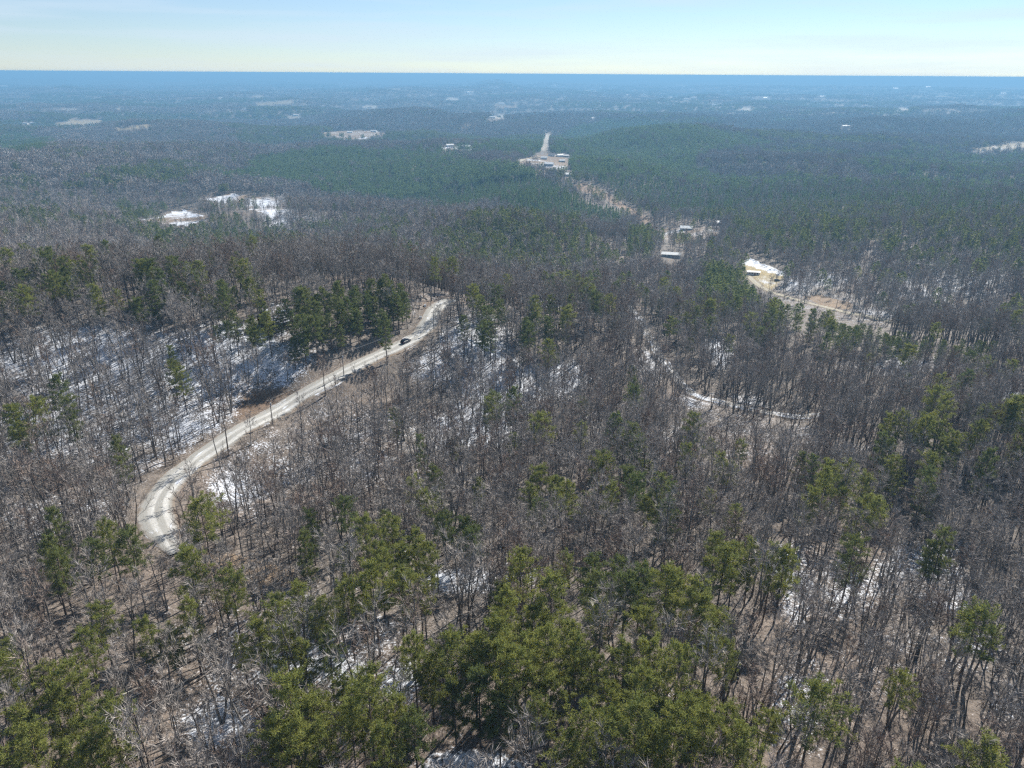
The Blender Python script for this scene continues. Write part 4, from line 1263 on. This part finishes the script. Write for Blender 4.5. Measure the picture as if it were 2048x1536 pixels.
AREAS_H = [(100, 1250, 'on the left slope below the pine clump'), (60, 1000, 'at the left edge above the pine clump'), (300, 1180, 'below the gravel road bend'), (180, 960, 'left of the gravel road bend'), (420, 1380, 'in the hollow with fallen logs at lower left'), (330, 1500, 'at the bottom edge beside the lower left pines'),
           (560, 1180, 'along the tan strip right of the road bend'), (520, 1000, 'in the woods right of the road bend'), (660, 1360, 'around the snowy hollow at the bottom left'), (930, 1230, 'behind the central pine mass'), (760, 990, 'in the middle woods below the road'), (1000, 1120, 'in the grey woods above the central pines'), (1120, 1060, 'in the grey woods right of the central snow patch'),
           (830, 1420, 'between the bottom pines left of centre'), (1090, 1450, 'under the central pine mass at the bottom'), (1320, 1110, 'in the grey woods right of centre'), (1440, 1010, 'in the grey woods above the right-hand pine group'), (1500, 1300, 'beside the pine band right of centre'), (1560, 1480, 'at the bottom edge right of the pines'),
           (1640, 1200, 'on the snowy slope right of the pine group'), (1700, 1400, 'on the snow-streaked slope at the lower right'), (1800, 1180, 'on the snowy slope at right'), (1800, 1320, 'in the brown woods at the lower right'), (1950, 1200, 'at the right edge above the lower corner'), (1980, 1400, 'in the bottom right corner'), (1850, 1050, 'below the right-hand pine cluster'), (1250, 1300, 'between the central pines and the right-hand pine band'), (200, 1390, 'among the pines at the lower left')]
ORD = ['first', 'second', 'third', 'fourth', 'fifth', 'sixth', 'seventh', 'eighth', 'ninth', 'tenth', 'eleventh', 'twelfth', 'thirteenth', 'fourteenth', 'fifteenth', 'sixteenth', 'seventeenth', 'eighteenth', 'nineteenth', 'twentieth']
def ordinal(i):
    if i < 20:
        return ORD[i]
    tens = ['twenty', 'thirty', 'forty', 'fifty', 'sixty', 'seventy', 'eighty', 'ninety'][min(i // 10 - 2 + (0 if (i + 1) % 10 else 1), 7)]
    un = (i + 1) % 10
    return tens + '-' + ORD[un - 1] if un else {'twenty': 'twentieth', 'thirty': 'thirtieth', 'forty': 'fortieth', 'fifty': 'fiftieth', 'sixty': 'sixtieth'}.get(tens, tens + 'th')

def place(t_, label, group, name, cat):
    sets = {'h': HARD, 'p': PINE, 'd': DARK}[t_[7]]
    tm, cm, _ = sets[t_[6]]
    e = empty(name, (t_[0], t_[1], t_[2] - .1), t_[3])
    e.scale = (t_[4], t_[4], t_[5])
    if t_[7] == 'h':
        e.rotation_euler = (random.gauss(0, .035), random.gauss(0, .035), t_[3])
    tag(e, label, cat, group)
    obj('trunk', tm, e)
    obj('crown', cm, e)

def group_out(ts, areas, words, name, cat, tail):
    buckets = {}
    for t_ in ts:
        j = min(range(len(areas)), key=lambda q: (t_[8] - areas[q][0]) ** 2 + ((t_[9] - areas[q][1]) * 1.2) ** 2)
        buckets.setdefault(j, []).append(t_)
    for j, lst in buckets.items():
        lst.sort(key=lambda q: q[8])
        for i, t_ in enumerate(lst):
            lb = words(t_) + ' ' + tail + areas[j][2]
            if len(lst) > 1:
                lb = lb + ', ' + ordinal(i) + ' from left'
            if t_[4] == 1.35 and t_[7] == 'h':
                lb = 'big spreading bare tree left of the central pine mass, below the snow patch'
            place(t_, lb, cat + 's of ' + areas[j][2] if cat == 'pine' else 'bare trees ' + areas[j][2], name, cat)
def size_word(t_):
    return 'tall ' if t_[5] > 1.06 else 'small ' if t_[5] < .86 else ''
group_out(pines, AREAS_P, lambda q: size_word(q) + ('dark pine' if q[7] == 'd' else 'olive pine'), 'pine_tree', 'pine', 'in ')
group_out(hards, AREAS_H, lambda q: 'bare tree', 'bare_tree', 'tree', '')

rest = [t_ for t_ in TREES if id(t_) not in single]
def arr(ts, i):
    return np.array([q[i] for q in ts], float)
hs_ = [q for q in rest if q[7] == 'h']
ps_ = [q for q in rest if q[7] != 'h']
forest('bare_woods', 'grey leafless hardwoods filling the near slopes', near_hard, arr(hs_, 0), arr(hs_, 1), arr(hs_, 2) - .1, arr(hs_, 3), arr(hs_, 4), arr(hs_, 5), arr(hs_, 6), .035)
forest('pine_woods', 'dark pines scattered through the near woods', near_pine, arr(ps_, 0), arr(ps_, 1), arr(ps_, 2) - .1, arr(ps_, 3), arr(ps_, 4), arr(ps_, 5), np.array([q[6] + (6 if q[7] == 'd' else 0) for q in ps_]), .02)

# undergrowth
def SNW(x, y):
    i, j, a, b_ = _gidx(x, y)
    return snow[j, i]
x, y = jgrid(2.4, 55, 310)
z = G(x, y)
k = (rng.random(len(x)) < .46 + .45 * fbm(x, y, 18, 2, 121) - .35 * np.clip(SNW(x, y), 0, 1)) & (keep_share(x, y) > .2) & visible(x, y, z + 3)
dd, _ = road_dist(x, y, 'gravel_road')
k &= dd > 4.3
x, y, z = x[k], y[k], z[k]
nb_ = len(x)
forest('undergrowth', 'bare brush, saplings and fallen sticks on the forest floor', brush_set, x, y, z, rng.uniform(0, 6.28, nb_), rng.uniform(.6, 1.2, nb_), rng.uniform(.5, 1.2, nb_), rng.integers(0, 6, nb_), .05)

# middle distance
x, y = jgrid(5.6, NEAR_R, 1300)
z = G(x, y)
k = visible(x, y, z + 19)
x, y, z = x[k], y[k], z[k]
ip, kd, hf, uu, vv = species(x, y, z)
k = clear_ground(x, y, z, 15 * hf, ip)
k &= rng.random(len(x)) < np.where(ip & (kd == 1), 1, .84 + .3 * fbm(x, y, 50, 2, 131))
x, y, z, ip, kd, hf = (q[k] for q in (x, y, z, ip, kd, hf))
s_ = rng.uniform(.74, 1.15, len(x)) * hf * (1 + .26 * fbm(x, y, 85, 2, 141))
q = ~ip
forest('bare_woods_beyond', 'grey leafless woods over the hills in the middle distance', mid_hard, x[q], y[q], z[q], rng.uniform(0, 6.28, q.sum()), s_[q] * 1.1, s_[q], rng.integers(0, 7, q.sum()), .03)
q = ip
forest('pine_woods_beyond', 'green pine woods and plantation in the middle distance', mid_pine, x[q], y[q], z[q], rng.uniform(0, 6.28, q.sum()), s_[q] * 1.2, s_[q], rng.integers(0, 4, q.sum()) + np.where(kd[q] == 1, 4, 0), .02)
NMID = len(x)

# far woods in clumps, then coarser to the horizon
FX, FY, FS = [], [], []
x, y = jgrid(11.5, 1300, 4200, 44)
FX.append(x); FY.append(y); FS.append(np.ones(len(x)))
th = rng.uniform(-math.radians(44), math.radians(44), 62000)
r = np.exp(rng.uniform(math.log(4200), math.log(14000), 62000))
FX.append(r * np.sin(th)); FY.append(r * np.cos(th)); FS.append(np.clip(r / 2600, 1.6, 4.5))
x, y, fs = np.concatenate(FX), np.concatenate(FY), np.concatenate(FS)
z = G(x, y)
k = visible(x, y, z + 18, .0012)
x, y, z, fs = x[k], y[k], z[k], fs[k]
ip, kd, hf, uu, vv = species(x, y, z)
k = clear_ground(x, y, z, 14 * hf)
x, y, z, ip, kd, hf, fs = (q[k] for q in (x, y, z, ip, kd, hf, fs))
s_ = rng.uniform(.78, 1.15, len(x)) * hf * (1 + .34 * fbm(x, y, 220, 3, 143))
q = ~ip
forest('bare_woods_far', 'grey leafless woods fading into blue haze', far_hard, x[q], y[q], z[q], rng.uniform(0, 6.28, q.sum()), s_[q] * fs[q], s_[q], rng.integers(0, 5, q.sum()))
q = ip
forest('pine_woods_far', 'far pine woods and plantations fading into blue haze', far_pine, x[q], y[q], z[q], rng.uniform(0, 6.28, q.sum()), s_[q] * fs[q], s_[q], rng.integers(0, 3, q.sum()) + np.where(kd[q] == 1, 3, 0))
print('TREES near', len(TREES), 'brush', nb_, 'mid', NMID, 'far', len(x))

# ------------------------------------------------------------------ car
def build_car():
    e = empty('parked_car', (0, 0, 0))
    hwid = .92
    prof = [(-2.3, .35), (-2.35, .75), (-2.2, 1.02), (-1.95, 1.12), (1.05, 1.06), (1.9, .98), (2.3, .80), (2.36, .45), (2.2, .30)]
    mb = MB()
    nP = len(prof)
    vs = []
    for sgn, ww in ((-1, hwid), (-1, hwid * .9), (1, hwid * .9), (1, hwid)):
        pass
    rings = [(-hwid, 0.0), (-hwid * .96, .03), (hwid * .96, .03), (hwid, 0.0)]
    for yy, up in rings:
        for (px_, pz) in prof:
            vs.append((px_ * (1 if up else .985), yy, pz + (up if pz > .6 else 0)))
    fs = []
    for r_ in range(3):
        for i in range(nP):
            i2_ = (i + 1) % nP
            fs.append((r_ * nP + i, r_ * nP + i2_, (r_ + 1) * nP + i2_, (r_ + 1) * nP + i))
    fs.append(tuple(range(nP))[::-1]); fs.append(tuple(3 * nP + i for i in range(nP)))
    mb.add(vs, fs)
    body = build(mb, 'body', 'car_paint', e)
    mb = MB()
    lo = [(-2.12, -.86), (.95, -.86), (.95, .86), (-2.12, .86)]
    hi = [(-1.78, -.66), (.15, -.66), (.15, .66), (-1.78, .66)]
    mb.add([(a, b_, 1.10) for a, b_ in lo] + [(a, b_, 1.66) for a, b_ in hi], [(0, 1, 5, 4), (1, 2, 6, 5), (2, 3, 7, 6), (3, 0, 4, 7), (4, 5, 6, 7)])
    build(mb, 'cabin', 'car_paint', e)
    for a, b_, c, d_ in ((-1.85, -.95, -1.65, -.9), (-.85, .05, -.82, -.35 + .15)):
        for sgn in (-1, 1):
            mb = MB()
            pts_ = [(a, sgn * .845, 1.18), (b_, sgn * .845, 1.18), (d_, sgn * .70, 1.60), (c, sgn * .70, 1.60)]
            mb.add([(p[0], p[1] + sgn * .012, p[2]) for p in pts_], [(0, 1, 2, 3)])
            build(mb, 'side_window', 'car_glass', e)
    mb = MB(); mb.add([(.95, -.76, 1.16), (.95, .76, 1.16), (.27, .6, 1.62), (.27, -.6, 1.62)], [(0, 1, 2, 3)])
    build(mb, 'windscreen', 'car_glass', e)
    mb = MB(); mb.add([(-2.11, -.74, 1.18), (-2.11, .74, 1.18), (-1.83, .6, 1.62), (-1.83, -.6, 1.62)], [(0, 1, 2, 3)])
    build(mb, 'rear_window', 'car_glass', e)
    for sx in (-1.4, 1.42):
        for sgn in (-1, 1):
            mb = MB(); mb.tube([(sx, sgn * .70, .34), (sx, sgn * .95, .34)], [.34, .34], 14, 0, True)
            wh = build(mb, 'wheel', 'tyre_rubber', e)
            mb = MB(); mb.tube([(sx, sgn * .93, .34), (sx, sgn * .965, .34)], [.21, .19], 10, 0, True)
            build(mb, 'rim', 'wheel_metal', wh)
    for sgn in (-1, 1):
        mb = MB(); mb.box(2.24, 2.38, sgn * .62 - .2, sgn * .62 + .2, .66, .82); build(mb, 'headlight', 'lamp_lens', e)
        mb = MB(); mb.box(-2.40, -2.26, sgn * .74 - .12, sgn * .74 + .12, .72, .98); build(mb, 'tail_light', 'tail_lens', e)
        mb = MB(); mb.box(.62, .80, sgn * .98 - .1, sgn * .98 + .1, 1.08, 1.22); build(mb, 'mirror', 'car_paint', e)
    return e
def on_road(u, v, name='gravel_road'):
    p = at(u, v)
    L, z_, w = ROADS[name]
    i = int(np.argmin((L[:, 0] - p[0]) ** 2 + (L[:, 1] - p[1]) ** 2))
    dr = L[min(i + 2, len(L) - 1)] - L[max(i - 2, 0)]
    sl = (z_[min(i + 2, len(L) - 1)] - z_[max(i - 2, 0)]) / np.linalg.norm(dr)
    return p, L[i], z_[i], math.atan2(dr[1], dr[0]), sl
car = build_car()
p, c, zr, ang, sl = on_road(812, 687)
car.location = (c[0] + (p[0] - c[0]) * .5, c[1] + (p[1] - c[1]) * .5, zr + .12)
car.rotation_euler = Euler((0, -math.atan(sl), ang), 'XYZ')
tag(car, 'dark blue car parked at the edge of the gravel road near its crest', 'car')
for u, v, lb, a in ((1554, 562, 'small dark car parked in the valley field', .4), (1569, 569, 'dark car parked on the right end of the valley field', 1.2)):
    c2 = copy_tree(car)
    x_, y_, z_ = at(u, v)
    c2.location = (x_, y_, z_ + .05)
    c2.rotation_euler = (0, 0, a)
    tag(c2, lb, 'car')

# ------------------------------------------------------------------ utility poles and wires
POLES = []
def pole(u, v, hgt, rz, label):
    x_, y_, z_ = at(u, v)
    e = empty('utility_pole', (x_, y_, z_), rz)
    tag(e, label, 'utility pole', 'utility poles along the gravel road')
    mb = MB(); mb.tube([(0, 0, -.8), (0, 0, hgt)], [.17, .11], 8, 0, True); build(mb, 'post', 'pole_wood', e)
    mb = MB(); mb.box(-.95, .95, .10, .22, hgt - .9, hgt - .76); ar = build(mb, 'crossarm', 'pole_wood', e)
    for xx in (-.85, 0.35, .85):
        mb = MB(); mb.tube([(xx, .16, hgt - .76), (xx, .16, hgt - .58)], [.05, .03], 6, 0, True); build(mb, 'insulator', 'white_steel', ar)
    mb = MB(); mb.tube([(.0, -.36, hgt - 2.4), (0, -.36, hgt - 1.5)], [.22, .22], 10, 0, True); build(mb, 'transformer', 'galvanised', e)
    M_ = Matrix.Translation((x_, y_, z_)) @ Matrix.Rotation(rz, 4, 'Z')
    POLES.append([M_ @ Vector((xx, .16, hgt - .57)) for xx in (-.85, .35, .85)])
pole(862, 613, 9.6, .5, 'tall utility pole standing at the road crest')
pole(868, 664, 9.2, .5, 'utility pole on the right side of the road below the crest')
pole(688, 752, 9.2, .75, 'utility pole beside the road halfway down the slope')
pole(546, 850, 9.2, .7, 'utility pole beside the rusty bank at the lower road')
for i in range(len(POLES) - 1):
    for j in range(3):
        a, b_ = POLES[i][j], POLES[i + 1][j]
        pts_ = []
        for q in np.linspace(0, 1, 13):
            pp = a.lerp(b_, float(q))
            pts_.append((pp.x, pp.y, pp.z - 1.4 * 4 * q * (1 - q)))
        mb = MB(); mb.tube(pts_, [.015] * 13, 4)
        o = build(mb, 'power_wire', 'wire_metal')
        tag(o, '%s power wire strung between %s' % (('left', 'middle', 'right')[j], ('the crest pole and the pole below it', 'the pole below the crest and the slope pole', 'the slope pole and the lower road pole')[i]), 'wire', 'power wires along the gravel road')

# ------------------------------------------------------------------ fallen logs, dead snags, roadside box
for i, (u1, v1, u2, v2, r_, lb) in enumerate([(236, 1396, 302, 1370, .13, 'long pale fallen trunk on the slope at lower left'), (252, 1402, 330, 1368, .10, 'thin pale fallen trunk just below the long one'), (340, 1385, 392, 1352, .12, 'pale fallen trunk right of the crossed pair'), (224, 1410, 262, 1400, .09, 'short pale fallen trunk at the left end of the logs'),
                                                (1795, 752, 1840, 748, .14, 'pale fallen trunk on the snowy clearing at right'), (1818, 768, 1836, 752, .12, 'short fallen trunk crossing the snowy clearing at right')]):
    a, b_ = np.array(at(u1, v1)), np.array(at(u2, v2))
    a[2] += .25; b_[2] += .35
    mb = MB()
    mid_ = (a + b_) / 2
    mid_[2] = max(mid_[2], G(mid_[0], mid_[1]) + .3)
    mb.tube([a, mid_, b_], [r_ * 1.2, r_, r_ * .5], 7, 0, True)
    for q in range(5):
        pp = a + (b_ - a) * PR.uniform(.4, .95)
        mb.tube([pp, pp + rvec(.5) + np.array([0, 0, .7])], [.04, .01], 3)
    o = build(mb, 'fallen_log', 'bleached_wood')
    tag(o, lb, 'log', 'fallen trunks')
for u, v, hgt, lb in ((800, 990, 13, 'bleached dead snag left of the middle pine group'), (1052, 925, 11, 'bleached dead snag below the snowy ravine'), (165, 1080, 9, 'broken pale snag left of the road bend')):
    x_, y_, z_ = at(u, v)
    e = empty('dead_snag', (x_, y_, z_), PR.random() * 6)
    tag(e, lb, 'dead tree')
    mb = MB(); mb.tube([(0, 0, -.3), (.15, .1, hgt * .4), (.5, -.1, hgt * .8), (.9, 0, hgt)], [.2, .16, .1, .04], 6); build(mb, 'trunk', 'bleached_wood', e)
    for q in range(6):
        zz_ = hgt * PR.uniform(.4, .95); a_ = PR.random() * 6.28
        mb = MB(); mb.tube([(.4, 0, zz_), (.4 + math.cos(a_) * 1.1, math.sin(a_) * 1.1, zz_ + .8)], [.05, .015], 4); build(mb, 'branch', 'bleached_wood', e)
for u, v, lb in ((850, 613, 'small white box at the roadside by the crest pole'), (841, 637, 'small white box at the roadside below the dark pines')):
    x_, y_, z_ = at(u, v)
    e = empty('utility_box', (x_, y_, z_), .4)
    tag(e, lb, 'box', 'white boxes by the road')
    mb = MB(); mb.box(-.5, .5, -.4, .4, -.2, .9); build(mb, 'case', 'white_steel', e)
    mb = MB(); mb.box(-.56, .56, -.46, .46, .902, .99); build(mb, 'lid', 'galvanised', e)

# ------------------------------------------------------------------ steam plume on the horizon
x_, y_, z_ = at(413, 146)
mb = MB()
for i in range(9):
    q = i / 8
    c = np.array([x_ + 60 * q + 90 * max(0, q - .4) * math.sin(q * 5), y_, z_ + 20 + 120 * q])
    r_ = (10 + 16 * q)
    ring = []
    for a in range(7):
        ring.append(c + np.array([math.cos(a * .9) * r_ * PR.uniform(.7, 1.2), math.sin(a * .9) * r_, 0]))
    mb.add([c + np.array([0, 0, -r_ * .9])] + ring + [c + np.array([0, 0, r_ * .9])], [(0, (a + 1) % 7 + 1, a + 1) for a in range(7)] + [(8, a + 1, (a + 1) % 7 + 1) for a in range(7)])
o = build(mb, 'steam_plume', 'snow_cover')
tag(o, 'thin white steam plume rising at the horizon on the left', 'steam', kind='stuff')

# ------------------------------------------------------------------ haze
mb = MB()
zt = CAMZ + 2.0
zb = float(ZZ.min()) - 5
mb.box(-64000, 64000, -64000, 64000, zb, zt)
hz = build(mb, 'haze', 'white_steel')
hm = bpy.data.materials.new('haze')
hm.use_nodes = True
hn, hl = hm.node_tree.nodes, hm.node_tree.links
hn.clear()
ho = hn.new('ShaderNodeOutputMaterial')
pv = hn.new('ShaderNodeVolumePrincipled')
pv.inputs['Color'].default_value = (*HAZE_COLOR, 1)
pv.inputs['Density'].default_value = HAZE_DENSITY
pv.inputs['Anisotropy'].default_value = 0.1
hl.new(pv.outputs[0], ho.inputs['Volume'])
hz.data.materials.clear()
hz.data.materials.append(hm)
tag(hz, 'blue haze in the air over the far hills', kind='stuff')
